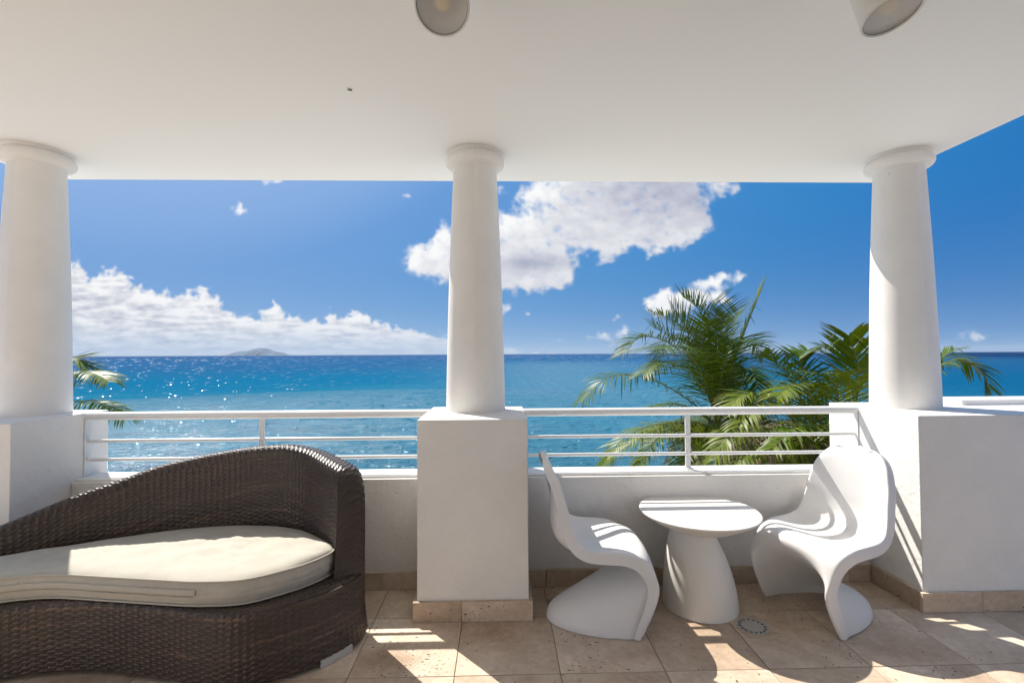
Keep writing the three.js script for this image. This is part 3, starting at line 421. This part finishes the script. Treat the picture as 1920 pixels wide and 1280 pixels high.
// ------------------------------------------------------------------ cushion
{
  const F = smoothTable([[-0.818, -2.415], [-0.822, -2.37], [-0.865, -2.29], [-0.945, -2.205], [-1.09, -2.112], [-1.27, -2.098], [-1.45, -2.12], [-1.70, -2.158], [-1.92, -2.19], [-2.05, -2.185], [-2.16, -2.155], [-2.4, -2.055], [-2.7, -1.93], [-2.95, -1.85]], 160);
  const B = smoothTable([[-0.818, -2.415], [-0.84, -2.46], [-0.90, -2.515], [-1.03, -2.63], [-1.13, -2.695], [-1.28, -2.742], [-1.5, -2.757], [-1.75, -2.71], [-1.98, -2.61], [-2.12, -2.53], [-2.25, -2.455], [-2.38, -2.37], [-2.6, -2.22], [-2.8, -2.11], [-2.95, -2.03]], 160);
  const t = thing('cushion', 'cream fabric seat cushion lying on the woven daybed', 'cushion'), NS = 60, y0 = 0.323, y1 = 0.425;
  const wr = (x, z) => { const d = 0.8 * x + 0.6 * z, e = -0.6 * x + 0.8 * z, m = Math.exp(-(((x + 1.25) / 0.32) ** 2) - ((z + 2.42) / 0.2) ** 2); return 0.011 * m * (Math.abs(n2(e * 13, d * 3)) * 1.3 - 0.4 + 0.4 * n2(e * 30, d * 6)) + 0.004 * n2(x * 4, z * 5); };
  const edge = (q) => Math.pow(1 - Math.pow(Math.abs(2 * q - 1), 5), 0.8);
  const topG = grid(160, NS, (i, j) => { const q = 0.5 - 0.5 * Math.cos(Math.PI * j / (NS - 1)), x = lerp(F[i][0], B[i][0], q), z = lerp(F[i][1], B[i][1], q), tip = sstep(0, 26, i); return [x, y1 + edge(q) * tip * (0.026 + wr(x, z)), z, x, z]; });
  const out = (L, i) => { const a = L[Math.max(0, i - 1)], b = L[Math.min(L.length - 1, i + 1)], dx = b[0] - a[0], dz = b[1] - a[1], l = Math.hypot(dx, dz) || 1; return [dz / l, -dx / l]; };
  const side = (L, sgn, flip) => grid(160, 13, (i, j) => { const o = out(L, i), q = j / 12, bul = 0.012 * Math.sin(Math.PI * q) - (Math.abs(q - 0.47) < 0.05 ? 0.0035 : 0) - 0.004 * (1 - q) + 0.003 * n2(i * 0.4, q * 3) * Math.sin(Math.PI * q); return [L[i][0] + o[0] * sgn * bul, lerp(y0, y1, q), L[i][1] + o[1] * sgn * bul, i * 0.02, q * 0.1]; }, { flip });
  const body = merge([topG, side(F, 1, true), side(B, -1, false)]);
  const cl = tileFbm(401, 8, 5, 0.6), warpx = (u, v) => 0.5 + 0.25 * Math.sin(u * 2 * Math.PI * 128) * Math.sin(v * 2 * Math.PI * 128) + 0.2 * cl(u, v);
  const ft = dataTex(512, warpx), fc = dataTex(512, (u, v) => { const a = 0.90 + 0.035 * cl(u, v); return [a, a * 0.985, a * 0.94]; }, true);
  const fabric = new THREE.MeshPhysicalMaterial({ color: new THREE.Color().setRGB(0.63, 0.61, 0.575), map: rep(fc, 0.5), bumpMap: rep(ft, 0.22), bumpScale: 0.0004, roughness: 0.9, sheen: 0.3 });
  mesh('cover', body, fabric, t);
  const pts = []; for (let i = 159; i >= 0; i -= 2) pts.push(V3(F[i][0] + out(F, i)[0] * 0.003, y1 + 0.001, F[i][1] + out(F, i)[1] * 0.003)); for (let i = 2; i < 160; i += 2) pts.push(V3(B[i][0] - out(B, i)[0] * 0.003, y1 + 0.001, B[i][1] - out(B, i)[1] * 0.003));
  mesh('piping', new THREE.TubeGeometry(new THREE.CatmullRomCurve3(pts), 420, 0.0048, 8), fabric, t);
  const low = []; for (let i = 159; i >= 0; i -= 2) low.push(V3(F[i][0] + out(F, i)[0] * 0.003, y0 + 0.004, F[i][1] + out(F, i)[1] * 0.003)); mesh('piping', new THREE.TubeGeometry(new THREE.CatmullRomCurve3(low), 220, 0.0042, 8), fabric, t);
  // zip along the front side, under a flap
  const zip = []; for (let i = 150; i >= 62; i -= 3) { const o = out(F, i); zip.push(V3(F[i][0] + o[0] * 0.0125, lerp(y0, y1, 0.44) + 0.002 * n2(i * 0.13, 4), F[i][1] + o[1] * 0.0125)); }
  mesh('zip', new THREE.TubeGeometry(new THREE.CatmullRomCurve3(zip), 160, 0.0019, 6), new THREE.MeshStandardMaterial({ color: new THREE.Color().setRGB(0.42, 0.38, 0.31), roughness: 0.8 }), t);
  mesh('flap', grid(100, 6, (i, j) => { const k = 62 + i * 88 / 99, a = Math.floor(k), f = k - a, x = lerp(F[a][0], F[a + 1][0], f), z = lerp(F[a][1], F[a + 1][1], f), o = out(F, a), q = j / 5, d = 0.012 + 0.0035 * Math.sin(q * 2.6) + 0.0012 * n2(k * 0.5, 2); return [x + o[0] * d, lerp(y0, y1, 0.72 - 0.24 * q) + 0.0015 * n2(k * 0.25, 7) * q, z + o[1] * d, k * 0.02, q * 0.03]; }, { flip: true }), fabric, t);
}
// ------------------------------------------------------------------ floor drain
{
  const t = thing('floor_drain', 'small round slotted floor drain set into the tiles by the table', 'drain', [1.268, 0.0, -2.436], 0.22);
  const grey = new THREE.MeshStandardMaterial({ color: new THREE.Color().setRGB(0.42, 0.40, 0.36), roughness: 0.55, metalness: 0.2 }), pitShade = new THREE.MeshStandardMaterial({ color: new THREE.Color().setRGB(0.03, 0.028, 0.025), roughness: 0.9 });
  const sq = new THREE.Shape(); sq.moveTo(-0.084, -0.084); sq.lineTo(0.084, -0.084); sq.lineTo(0.084, 0.084); sq.lineTo(-0.084, 0.084); const h0 = new THREE.Path(); h0.absarc(0, 0, 0.078, 0, Math.PI * 2, true); sq.holes.push(h0);
  const fr = new THREE.ExtrudeGeometry(sq, { depth: 0.003, bevelEnabled: false }); fr.rotateX(-Math.PI / 2); cubeUV(fr); mesh('frame', fr, tileMats[3], t);
  const ring = new THREE.Shape(); ring.absarc(0, 0, 0.0765, 0, Math.PI * 2, false);
  for (let k = 0; k < 16; k++) { const a = k / 16 * Math.PI * 2, w = 0.0095, p = new THREE.Path(), c = Math.cos(a), s = Math.sin(a), q = (r, d) => [r * c - d * s, r * s + d * c]; p.moveTo(...q(0.052, -w * 0.8)); p.lineTo(...q(0.068, -w)); p.lineTo(...q(0.068, w)); p.lineTo(...q(0.052, w * 0.8)); ring.holes.push(p); }
  const gr = new THREE.ExtrudeGeometry(ring, { depth: 0.005, bevelEnabled: true, bevelSize: 0.0008, bevelThickness: 0.0008, bevelSegments: 1, curveSegments: 48 }); gr.rotateX(-Math.PI / 2); gr.translate(0, 0.001, 0); mesh('grate', gr, grey, t);
  const dk = new THREE.CylinderGeometry(0.0755, 0.0755, 0.001, 48); dk.translate(0, 0.0012, 0); mesh('pit_shade', dk, pitShade, t);  // flat disc under the slots, shade of the drain put into its colour
}
// ------------------------------------------------------------------ ceiling spotlights
function spotlight(label, mouth, aim, fix, r) {
  const t = thing('ceiling_spotlight', label, 'spotlight', [0, 0, 0], 0, 'spotlights on the ceiling');
  const enamel = new THREE.MeshPhysicalMaterial({ color: new THREE.Color().setRGB(0.72, 0.70, 0.64), roughness: 0.4 }), steel = new THREE.MeshStandardMaterial({ color: new THREE.Color().setRGB(0.42, 0.41, 0.39), roughness: 0.45, metalness: 0.3 });
  const q = new THREE.Quaternion().setFromUnitVectors(V3(0, -1, 0), aim.clone().normalize()), put = (g) => { g.applyQuaternion(q); g.translate(mouth.x, mouth.y, mouth.z); return g; };
  // barrel: closed at the back, open towards the aim; y = 0 is the mouth
  mesh('barrel', put(lathe([[r * 0.95, -0.002], [r, 0.0], [r * 1.01, 0.006], [r, 0.014], [r * 0.985, 0.02], [r * 0.98, 0.15], [r * 0.9, 0.19], [r * 0.55, 0.215], [0, 0.22]], 64)), enamel, t);
  mesh('reflector', put(lathe([[r * 0.95, -0.002], [r * 0.93, 0.004], [r * 0.92, 0.02], [r * 0.84, 0.045], [r * 0.5, 0.072], [0, 0.08]], 64)), new THREE.MeshStandardMaterial({ color: new THREE.Color().setRGB(0.86, 0.84, 0.79), roughness: 0.5, metalness: 0.0, bumpMap: rep(stuccoTex, 0.06), bumpScale: 0.0006 }), t);
  const gasket = new THREE.TorusGeometry(r * 0.935, 0.0022, 10, 64); gasket.rotateX(Math.PI / 2); gasket.translate(0, 0.006, 0); mesh('gasket', put(gasket), new THREE.MeshStandardMaterial({ color: new THREE.Color().setRGB(0.2, 0.2, 0.17), roughness: 0.8 }), t);
  const gl = new THREE.CircleGeometry(r * 0.925, 64); gl.rotateX(Math.PI / 2); gl.translate(0, 0.01, 0); const gm = new THREE.MeshPhysicalMaterial({ color: 0xffffff, transmission: 0.68, thickness: 0, roughness: 0.12, ior: 1.45, bumpMap: rep(stuccoTex, 0.4), bumpScale: 0.0004 }); mesh('glass', put(gl), gm, t);
  const bulb = lathe([[0, 0.014], [0.016, 0.018], [0.026, 0.030], [0.028, 0.042], [0.024, 0.056], [0.016, 0.068], [0.014, 0.085]], 32); mesh('bulb', put(bulb), new THREE.MeshPhysicalMaterial({ color: new THREE.Color().setRGB(0.8, 0.62, 0.26), roughness: 0.5, sheen: 0.2 }), t);
  // yoke and ceiling plate
  const mid = mouth.clone().addScaledVector(aim.clone().normalize(), -0.12), c = new THREE.CatmullRomCurve3([mid.clone().add(fix.clone().multiplyScalar(r * 0.9)), mid.clone().add(fix.clone().multiplyScalar(r + 0.02)).add(V3(0, 0.01, 0)), mid.clone().add(fix.clone().multiplyScalar(r + 0.045)).add(V3(0, 0.05, 0)), V3(mid.x + fix.x * (r + 0.05), 2.60, mid.z + fix.z * (r + 0.05))]);
  mesh('bracket', new THREE.TubeGeometry(c, 30, 0.009, 12), steel, t);
  const plate = new THREE.CylinderGeometry(0.055, 0.058, 0.02, 32); plate.translate(mid.x + fix.x * (r + 0.05), 2.608, mid.z + fix.z * (r + 0.05)); mesh('ceiling_plate', plate, enamel, t); return t;
}
spotlight('grey ceiling spotlight nearer the middle column, facing down', at(828.5, 12, -1.42), V3(0.0, -0.72, 0.55), V3(1, 0, 0), 0.083);
spotlight('grey ceiling spotlight at the upper right, tilted to the right', at(1674, 27, -1.42), V3(0.1, -0.9, 0.22), V3(-1, 0, 0), 0.082);
// a small insect on the ceiling
{
  const p = at(655, 168, -2.24), t = thing('insect', 'tiny dark insect clinging to the white ceiling', 'insect', [p.x, 2.619, p.z], 0.4), m = new THREE.MeshStandardMaterial({ color: new THREE.Color().setRGB(0.06, 0.05, 0.02), roughness: 0.7 });
  const b = merge([new THREE.SphereGeometry(0.004, 10, 8).scale(1.7, 0.7, 0.9), new THREE.SphereGeometry(0.003, 10, 8).translate(0.008, 0, 0)]); b.translate(0, -0.003, 0); mesh('body', b, m, t);
  for (const s of [-1, 1]) for (let k = -1; k <= 1; k++) mesh('leg', new THREE.TubeGeometry(new THREE.QuadraticBezierCurve3(V3(k * 0.003, -0.003, 0), V3(k * 0.006, -0.006, s * 0.006), V3(k * 0.011, 0, s * 0.012)), 6, 0.0006, 5), m, t);
}

// ------------------------------------------------------------------ palms
const leafMat = new THREE.MeshPhysicalMaterial({ vertexColors: true, side: THREE.DoubleSide, roughness: 0.4, transmission: 0.3, thickness: 0, specularIntensity: 0.3 });
const deadMat = new THREE.MeshStandardMaterial({ vertexColors: true, side: THREE.DoubleSide, roughness: 0.9 });
function frond(pts, o, r) { // pts: points of the midrib; o: leaf, width, n, forward, droop, twist, tones
  const curve = new THREE.CatmullRomCurve3(pts), L = curve.getLength(), P = [], C = [], I = [], upv = V3(0, 1, 0), col = [0, 0, 0];
  const push = (p, c) => { P.push(p.x, p.y, p.z); C.push(c[0], c[1], c[2]); return P.length / 3 - 1; };
  const green = o.green ?? [0.058, 0.122, 0.005], yellow = o.yellow ?? [0.22, 0.245, 0.007], tipc = o.tip ?? [0.2, 0.14, 0.06];
  // midrib
  const NS = 18, RS = 5, rr = o.rib ?? 0.018; const ring = [];
  for (let i = 0; i <= NS; i++) { const t = i / NS, p = curve.getPoint(t), tg = curve.getTangent(t), sd = tg.clone().cross(upv).normalize(), nn = sd.clone().cross(tg).normalize(), R = rr * (1 - 0.85 * t); const row = []; for (let k = 0; k < RS; k++) { const a = k / RS * Math.PI * 2; row.push(push(p.clone().addScaledVector(sd, R * Math.cos(a)).addScaledVector(nn, R * 0.7 * Math.sin(a)), o.ribColor ?? [0.2, 0.2, 0.05])); } ring.push(row); }
  for (let i = 0; i < NS; i++) for (let k = 0; k < RS; k++) { const a = ring[i][k], b = ring[i][(k + 1) % RS], c = ring[i + 1][k], d = ring[i + 1][(k + 1) % RS]; I.push(a, c, b, b, c, d); }
  const n = o.n ?? 60, SEG = 4, start = o.start ?? 0.16;
  for (let i = 0; i < n; i++) for (const s of [-1, 1]) {
    if (r() < (o.gaps ?? 0.04)) continue;
    const t = start + (1 - start) * (i + 0.5 * r()) / n, p = curve.getPoint(Math.min(1, t)), tg = curve.getTangent(Math.min(1, t)), sd0 = tg.clone().cross(upv); if (sd0.lengthSq() < 1e-4) sd0.set(1, 0, 0); sd0.normalize();
    const nn0 = sd0.clone().cross(tg).normalize(), tw = (o.twist ?? 0) + (r() - 0.5) * 0.12, sd = sd0.clone().multiplyScalar(Math.cos(tw)).addScaledVector(nn0, Math.sin(tw)), nn = sd.clone().cross(tg).normalize();
    const prof = Math.sin(Math.PI * clamp(0.12 + 0.86 * Math.pow(t, 0.85))) ** 0.55, ln = o.leaf * (0.35 + 0.65 * prof) * (0.85 + 0.3 * r()), fwd = (o.forward ?? 0.55) + 0.5 * t * t + (r() - 0.5) * 0.18, lift = (o.lift ?? 0.25) + (r() - 0.5) * 0.25;
    const dir = sd.clone().multiplyScalar(s).addScaledVector(tg, fwd).addScaledVector(nn, lift).normalize(), wv = tg.clone().addScaledVector(dir, -tg.dot(dir)).normalize().multiplyScalar(o.width * (0.75 + 0.5 * r()) / 2), drp = (o.droop ?? 0.5) * (0.6 + 0.8 * r());
    const kink = r() < (o.kink ?? 0.06) ? 1 + ((r() * 2) | 0) : 9, y = clamp((o.yel ?? 0.25) + (r() - 0.5) * 0.5), brown = r() < (o.dry ?? 0.2) ? 0.7 : 0.15; let q = p.clone(), dd = dir.clone(), prev = null;
    for (let k = 0; k <= SEG; k++) {
      const f = k / SEG, w = k === 0 ? 0.6 : k === SEG ? 0.06 : 1 - 0.55 * f * f; const tb = sstep(0.55, 1, f) * brown; for (let c = 0; c < 3; c++) col[c] = lerp(lerp(green[c], yellow[c], y), tipc[c], tb);
      const fold = nn.clone().multiplyScalar(-o.width * 0.22 * w * s * 0), a = push(q.clone().addScaledVector(wv, w).add(fold), col), b = push(q.clone().addScaledVector(wv, -w), col); if (prev) I.push(prev[0], prev[1], a, prev[1], b, a); prev = [a, b];
      dd.y -= drp * 0.30 * (0.4 + f); if (k === kink) dd.y -= 1.2; dd.normalize(); q = q.clone().addScaledVector(dd, ln / SEG);
    }
  }
  const g = new THREE.BufferGeometry(); g.setAttribute('position', new THREE.Float32BufferAttribute(P, 3)); g.setAttribute('color', new THREE.Float32BufferAttribute(C, 3)); g.setIndex(I); g.computeVertexNormals(); return g;
}
const barkN = tileFbm(501, 4, 4), barkT = dataTex(256, (u, v) => { const ringv = Math.abs(((v * 12) % 1) - 0.5) * 2; return clamp(0.35 + 0.4 * ringv + 0.3 * barkN(u, v)); });
const barkMat = new THREE.MeshStandardMaterial({ color: new THREE.Color().setRGB(0.16, 0.125, 0.09), roughness: 0.95, bumpMap: rep(barkT, 1), bumpScale: 0.03 });
function palm(label, heart, foot, fronds, base, seed, deadCount) {
  const t = thing('palm_tree', label, 'palm tree'), r = rng(seed);
  const curve = new THREE.CatmullRomCurve3([foot, foot.clone().lerp(heart, 0.5).add(V3(0.25, 0, 0.1)), heart.clone().add(V3(0, -0.25, 0)), heart.clone().add(V3(0, 0.1, 0))]), NS = 40;
  mesh('trunk', grid(15, NS + 1, (i, j) => { const k = j / NS, p = curve.getPoint(k), a = i / 14 * Math.PI * 2, R = (0.17 - 0.05 * k + (k > 0.9 ? 0.05 * (k - 0.9) * 10 : 0)) * (1 + 0.05 * Math.sin(j * 2.2)); return [p.x + R * Math.cos(a), p.y, p.z + R * Math.sin(a), i / 14, k * 8]; }), barkMat, t);
  for (const f of fronds) { const o = { ...base, ...(f.o ?? {}) }, pts = f.p.map((q) => at(q[0], q[1], q[2] + (base.dz ?? 0))); mesh(o.dead ? 'dead_frond' : 'frond', frond([heart.clone(), ...pts], o, r), o.dead ? deadMat : leafMat, t); }
  for (let k = 0; k < (base.extra ?? 0); k++) { // the rest of the crown
    const a = (k + 0.6 * r()) / base.extra * Math.PI * 2, e = 0.15 + 0.95 * r() * r(), L = base.reach * (0.75 + 0.4 * r()), d = V3(Math.cos(a), 0, Math.sin(a)), q = (u) => heart.clone().addScaledVector(d, Math.cos(e) * L * u).add(V3(0, Math.sin(e) * L * u - 0.5 * L * u * u, 0));
    mesh('frond', frond([heart.clone(), q(0.33), q(0.66), q(1)], { ...base, leaf: base.leaf * (0.8 + 0.3 * r()), droop: 0.4 + 0.6 * r(), yel: 0.1 + 0.5 * r() }, r), leafMat, t);
  }
  for (let k = 0; k < deadCount; k++) { const a = r() * Math.PI * 2, len = (base.deadLen ?? 1.5) * (0.6 + 0.6 * r()), d = V3(Math.cos(a), 0, Math.sin(a)); mesh('dead_frond', frond([heart.clone().add(V3(0, -0.15, 0)), heart.clone().addScaledVector(d, len * 0.35).add(V3(0, -0.1, 0)), heart.clone().addScaledVector(d, len * 0.6).add(V3(0, -0.45 * len, 0)), heart.clone().addScaledVector(d, len * 0.62).add(V3(0, -len, 0))], { ...base, green: [0.13, 0.085, 0.045], yellow: [0.25, 0.18, 0.11], tip: [0.2, 0.15, 0.1], ribColor: [0.2, 0.14, 0.08], leaf: base.leaf * 0.6, n: 34, droop: 1.2, yel: 0.5, kink: 0.5 }, r), deadMat, t); }
  // young spear leaves in the heart
  return t;
}
{
  const H = at(1345, 800, -9);
  palm('tall green coconut palm standing in front of the sea, middle right', H, V3(H.x + 0.7, SEA + 0.4, H.z + 0.5), [
    { p: [[1292, 750, -8.7], [1205, 706, -8.4], [1135, 710, -8.2], [1092, 752, -8.1]], o: { leaf: 0.62, droop: 0.9, yel: 0.2, twist: 0.1 } },
    { p: [[1324, 718, -8.35], [1302, 675, -7.8], [1268, 648, -7.3], [1222, 652, -6.9]], o: { leaf: 0.85, n: 74, droop: 0.5, yel: 0.18, lift: 0.05 } },
    { p: [[1330, 690, -8.9], [1298, 628, -8.8], [1258, 598, -8.7], [1216, 583, -8.6]], o: { leaf: 0.55, droop: 0.35 } },
    { p: [[1338, 690, -9.3], [1328, 625, -9.5], [1310, 580, -9.6], [1280, 556, -9.8]], o: { leaf: 0.75, droop: 0.2, lift: 0.6 } },
    { p: [[1365, 715, -9], [1393, 632, -8.9], [1432, 532, -8.8]], o: { leaf: 0.5, forward: 2.2, droop: 0.25, yel: 0.4, n: 60, width: 0.028, rib: 0.028 } },
    { p: [[1322, 705, -8.9], [1258, 645, -8.7], [1202, 632, -8.5], [1170, 662, -8.4]], o: { leaf: 0.6, droop: 0.7, lift: 0.5 } },
    { p: [[1372, 735, -8.7], [1396, 695, -8.5], [1412, 695, -8.3], [1420, 730, -8.1]], o: { leaf: 0.6, droop: 0.9, yel: 0.1 } },
    { p: [[1290, 793, -8.6], [1215, 800, -8.3], [1158, 832, -8.1], [1128, 876, -8.0]], o: { leaf: 0.5, droop: 1.0, yel: 0.6 } },
    { p: [[1300, 802, -8.4], [1240, 818, -8.2], [1208, 850, -8.1], [1190, 890, -8.0]], o: { leaf: 0.5, droop: 1.1, yel: 0.7 } },
    { p: [[1348, 700, -9.4], [1352, 630, -9.6], [1362, 590, -9.8]], o: { leaf: 0.65, droop: 0.25, lift: 0.7 } },
    { p: [[1362, 710, -9.3], [1388, 650, -9.4], [1410, 640, -9.6], [1432, 668, -9.7]], o: { leaf: 0.6, droop: 0.7 } },
    { p: [[1338, 712, -8.7], [1330, 660, -8.4], [1318, 625, -8.0], [1330, 600, -7.7]], o: { leaf: 0.65, droop: 0.3, yel: 0.35 } },
    { p: [[1352, 720, -8.6], [1362, 670, -8.2], [1372, 640, -7.9], [1392, 640, -7.6]], o: { leaf: 0.75, droop: 0.6, yel: 0.12 } },
    { p: [[1325, 735, -8.5], [1280, 690, -8.1], [1235, 680, -7.8], [1205, 700, -7.6]], o: { leaf: 0.6, droop: 0.9, yel: 0.3 } },
    { p: [[1365, 750, -8.4], [1392, 730, -8.0], [1410, 745, -7.7], [1415, 790, -7.5]], o: { leaf: 0.6, droop: 1.0, yel: 0.1 } },
    { p: [[1390, 790, -9.1], [1440, 790, -9.3], [1480, 830, -9.4]], o: { leaf: 0.5, droop: 1.1, yel: 0.6 } },
    { p: [[1330, 700, -9.4], [1290, 640, -9.9], [1250, 640, -10.4], [1225, 690, -10.7]], o: { leaf: 0.6, droop: 0.6 } },
    { p: [[1342, 690, -9.2], [1345, 610, -9.3], [1338, 562, -9.4]], o: { n: 36, width: 0.019, gaps: 0.15, leaf: 0.8, lift: 0.8, droop: 0.15, yel: 0.2 } },
    { p: [[1352, 700, -9.1], [1372, 620, -9.2], [1386, 582, -9.3]], o: { n: 36, width: 0.019, gaps: 0.15, leaf: 0.75, lift: 0.7, droop: 0.2, yel: 0.2 } },
    { p: [[1330, 700, -9.2], [1292, 618, -9.3], [1258, 580, -9.4]], o: { n: 36, width: 0.019, gaps: 0.15, leaf: 0.75, lift: 0.7, droop: 0.2, yel: 0.25 } },
    { p: [[1325, 715, -9.0], [1270, 640, -9.0], [1222, 612, -9.0]], o: { n: 36, width: 0.019, gaps: 0.15, leaf: 0.7, lift: 0.6, droop: 0.25, yel: 0.3 } },
    { p: [[1370, 740, -9.5], [1400, 700, -10.0], [1430, 720, -10.4]], o: { leaf: 0.6, droop: 0.8 } },
  ], { leaf: 0.62, width: 0.022, n: 58, rib: 0.022, gaps: 0.1, deadLen: 1.5, extra: 16, reach: 2.1 }, 41, 16);

  const K = at(1545, 850, -6.6), wide = { dz: -1.0, leaf: 0.62, width: 0.026, n: 50, gaps: 0.12, rib: 0.02, droop: 0.45, yel: 0.35, dry: 0.5, kink: 0.15, deadLen: 1.4, extra: 18, reach: 1.7 };
  palm('low bushy palm with broad leaflets and dry brown fronds beside the right column', K, V3(K.x + 0.2, SEA + 0.4, K.z - 0.3), [
    { p: [[1600, 770, -5.5], [1612, 700, -5.4], [1600, 650, -5.3], [1592, 630, -5.2]], o: { leaf: 0.6, width: 0.045, lift: 0.3, forward: 0.9, droop: 0.15, n: 36 } },
    { p: [[1640, 790, -5.3], [1720, 715, -5.0], [1790, 675, -4.8], [1835, 690, -4.7], [1860, 730, -4.6]], o: { leaf: 0.5, width: 0.032, droop: 0.9, yel: 0.15, n: 44 } },
    { p: [[1515, 780, -5.5], [1485, 710, -5.4], [1455, 675, -5.3], [1430, 660, -5.2]], o: { leaf: 0.45, droop: 0.5, yel: 0.1 } },
    { p: [[1520, 775, -5.7], [1510, 705, -5.8], [1500, 672, -5.9], [1515, 655, -6.0]], o: { leaf: 0.45, droop: 0.3, yel: 0.12 } },
    { p: [[1490, 790, -5.3], [1440, 745, -5.1], [1395, 740, -4.9], [1365, 765, -4.8]], o: { leaf: 0.42, droop: 0.5, yel: 0.6 } },
    { p: [[1500, 800, -5.2], [1460, 765, -4.9], [1420, 760, -4.7], [1385, 800, -4.5]], o: { leaf: 0.42, droop: 0.6, yel: 0.6 } },
    { p: [[1540, 790, -5.2], [1520, 740, -4.9], [1490, 720, -4.6], [1455, 745, -4.4]], o: { leaf: 0.45, droop: 0.4, yel: 0.55 } },
    { p: [[1570, 790, -5.2], [1570, 735, -5.0], [1555, 705, -4.8], [1530, 700, -4.6]], o: { leaf: 0.5, droop: 0.3, yel: 0.45 } },
    { p: [[1480, 820, -5.4], [1420, 800, -5.2], [1370, 815, -5.0], [1340, 860, -4.9]], o: { leaf: 0.45, droop: 0.9, yel: 0.45 } },
    { p: [[1500, 850, -5.2], [1450, 840, -4.9], [1400, 855, -4.7], [1370, 890, -4.6]], o: { leaf: 0.45, droop: 0.9, yel: 0.4 } },
    { p: [[1560, 830, -5.0], [1530, 800, -4.6], [1490, 800, -4.3], [1450, 840, -4.1]], o: { leaf: 0.45, droop: 0.8, yel: 0.3 } },
    { p: [[1600, 820, -5.2], [1620, 790, -4.8], [1600, 780, -4.5], [1560, 820, -4.2]], o: { leaf: 0.45, droop: 0.8, yel: 0.3 } },
    { p: [[1610, 800, -5.6], [1680, 730, -5.6], [1740, 690, -5.5], [1790, 655, -5.4]], o: { leaf: 0.5, droop: 0.5, yel: 0.2 } },
    { p: [[1580, 780, -5.9], [1590, 700, -6.1], [1570, 660, -6.3], [1545, 650, -6.5]], o: { leaf: 0.5, droop: 0.3, yel: 0.2 } },
    { p: [[1540, 860, -5.2], [1500, 870, -4.8], [1470, 900, -4.6]], o: { leaf: 0.45, droop: 0.8, yel: 0.5 } },
    ...[[1470, 800, 1400, 870], [1450, 810, 1385, 860], [1500, 815, 1430, 880], [1530, 830, 1480, 890], [1430, 800, 1360, 850], [1480, 790, 1440, 850], [1560, 830, 1530, 890]].map(([a, b, c, d], i) => ({ p: [[a, b, -5.2 - 0.1 * i], [(a + c) / 2, b + 15, -5.0 - 0.1 * i], [c, d, -4.9 - 0.1 * i]], o: { dead: 1, leaf: 0.42, width: 0.024, droop: 1.3, kink: 0.55, green: [0.16, 0.11, 0.06], yellow: [0.33, 0.26, 0.18], tip: [0.3, 0.24, 0.18], ribColor: [0.24, 0.18, 0.11], yel: 0.5, n: 34 } })),
  ], wide, 57, 16);

  const G = at(30, 770, -7.2);
  palm('coconut palm mostly hidden behind the left column, only frond tips showing', G, V3(G.x - 0.4, SEA + 0.4, G.z + 0.3), [
    { p: [[70, 720, -7.2], [110, 680, -7.2], [140, 672, -7.1], [165, 690, -7.1]], o: { leaf: 0.5, forward: 0.9, droop: 0.15, yel: 0.65, lift: 0.1, width: 0.02 } },
    { p: [[90, 730, -7.0], [140, 700, -6.9], [175, 700, -6.8], [205, 715, -6.7]], o: { leaf: 0.45, droop: 0.8, yel: 0.65, width: 0.02 } },
    { p: [[90, 765, -6.9], [150, 752, -6.7], [200, 758, -6.6], [235, 785, -6.5]], o: { leaf: 0.42, droop: 1.0, yel: 0.5, width: 0.02 } },
    { p: [[40, 700, -7.3], [50, 640, -7.4], [70, 600, -7.5]] }, { p: [[-20, 740, -7.3], [-80, 720, -7.4], [-130, 760, -7.5]] }, { p: [[60, 790, -7.6], [110, 790, -8.0], [140, 830, -8.3]] }, { p: [[0, 800, -6.9], [-20, 800, -6.4], [-30, 850, -6.0]] }, { p: [[20, 700, -7.6], [10, 640, -8.0], [-10, 640, -8.4]] },
  ], { leaf: 0.5, width: 0.022, n: 60, rib: 0.02, droop: 0.7, yel: 0.35, deadLen: 1.2 }, 73, 3);
}
// ------------------------------------------------------------------ small boat far out
{
  const p = at(568, 672, -1150), t = thing('motor_boat', 'tiny motor boat far out on the sea below the island', 'boat', [p.x, SEA + 0.2, p.z], 0.3);
  const hull = new THREE.Shape(); hull.moveTo(-3.4, 0); hull.lineTo(-3.4, 1.2); hull.quadraticCurveTo(0.5, 1.2, 3.9, 1.7); hull.quadraticCurveTo(2.9, 0.3, 2.0, 0); hull.lineTo(-3.4, 0);
  const hg = new THREE.ExtrudeGeometry(hull, { depth: 2.0, bevelEnabled: true, bevelSize: 0.2, bevelThickness: 0.25, bevelSegments: 2 }); hg.translate(0, -0.3, -1); mesh('hull', hg, new THREE.MeshStandardMaterial({ color: new THREE.Color().setRGB(0.03, 0.04, 0.07), roughness: 0.5 }), t);
  const cab = new RoundedBoxGeometry(2.2, 1.4, 1.6, 2, 0.25); cab.translate(-0.6, 1.6, 0); mesh('cabin', cab, new THREE.MeshStandardMaterial({ color: new THREE.Color().setRGB(0.7, 0.7, 0.7), roughness: 0.5 }), t);
}
renderer.render(scene, camera);
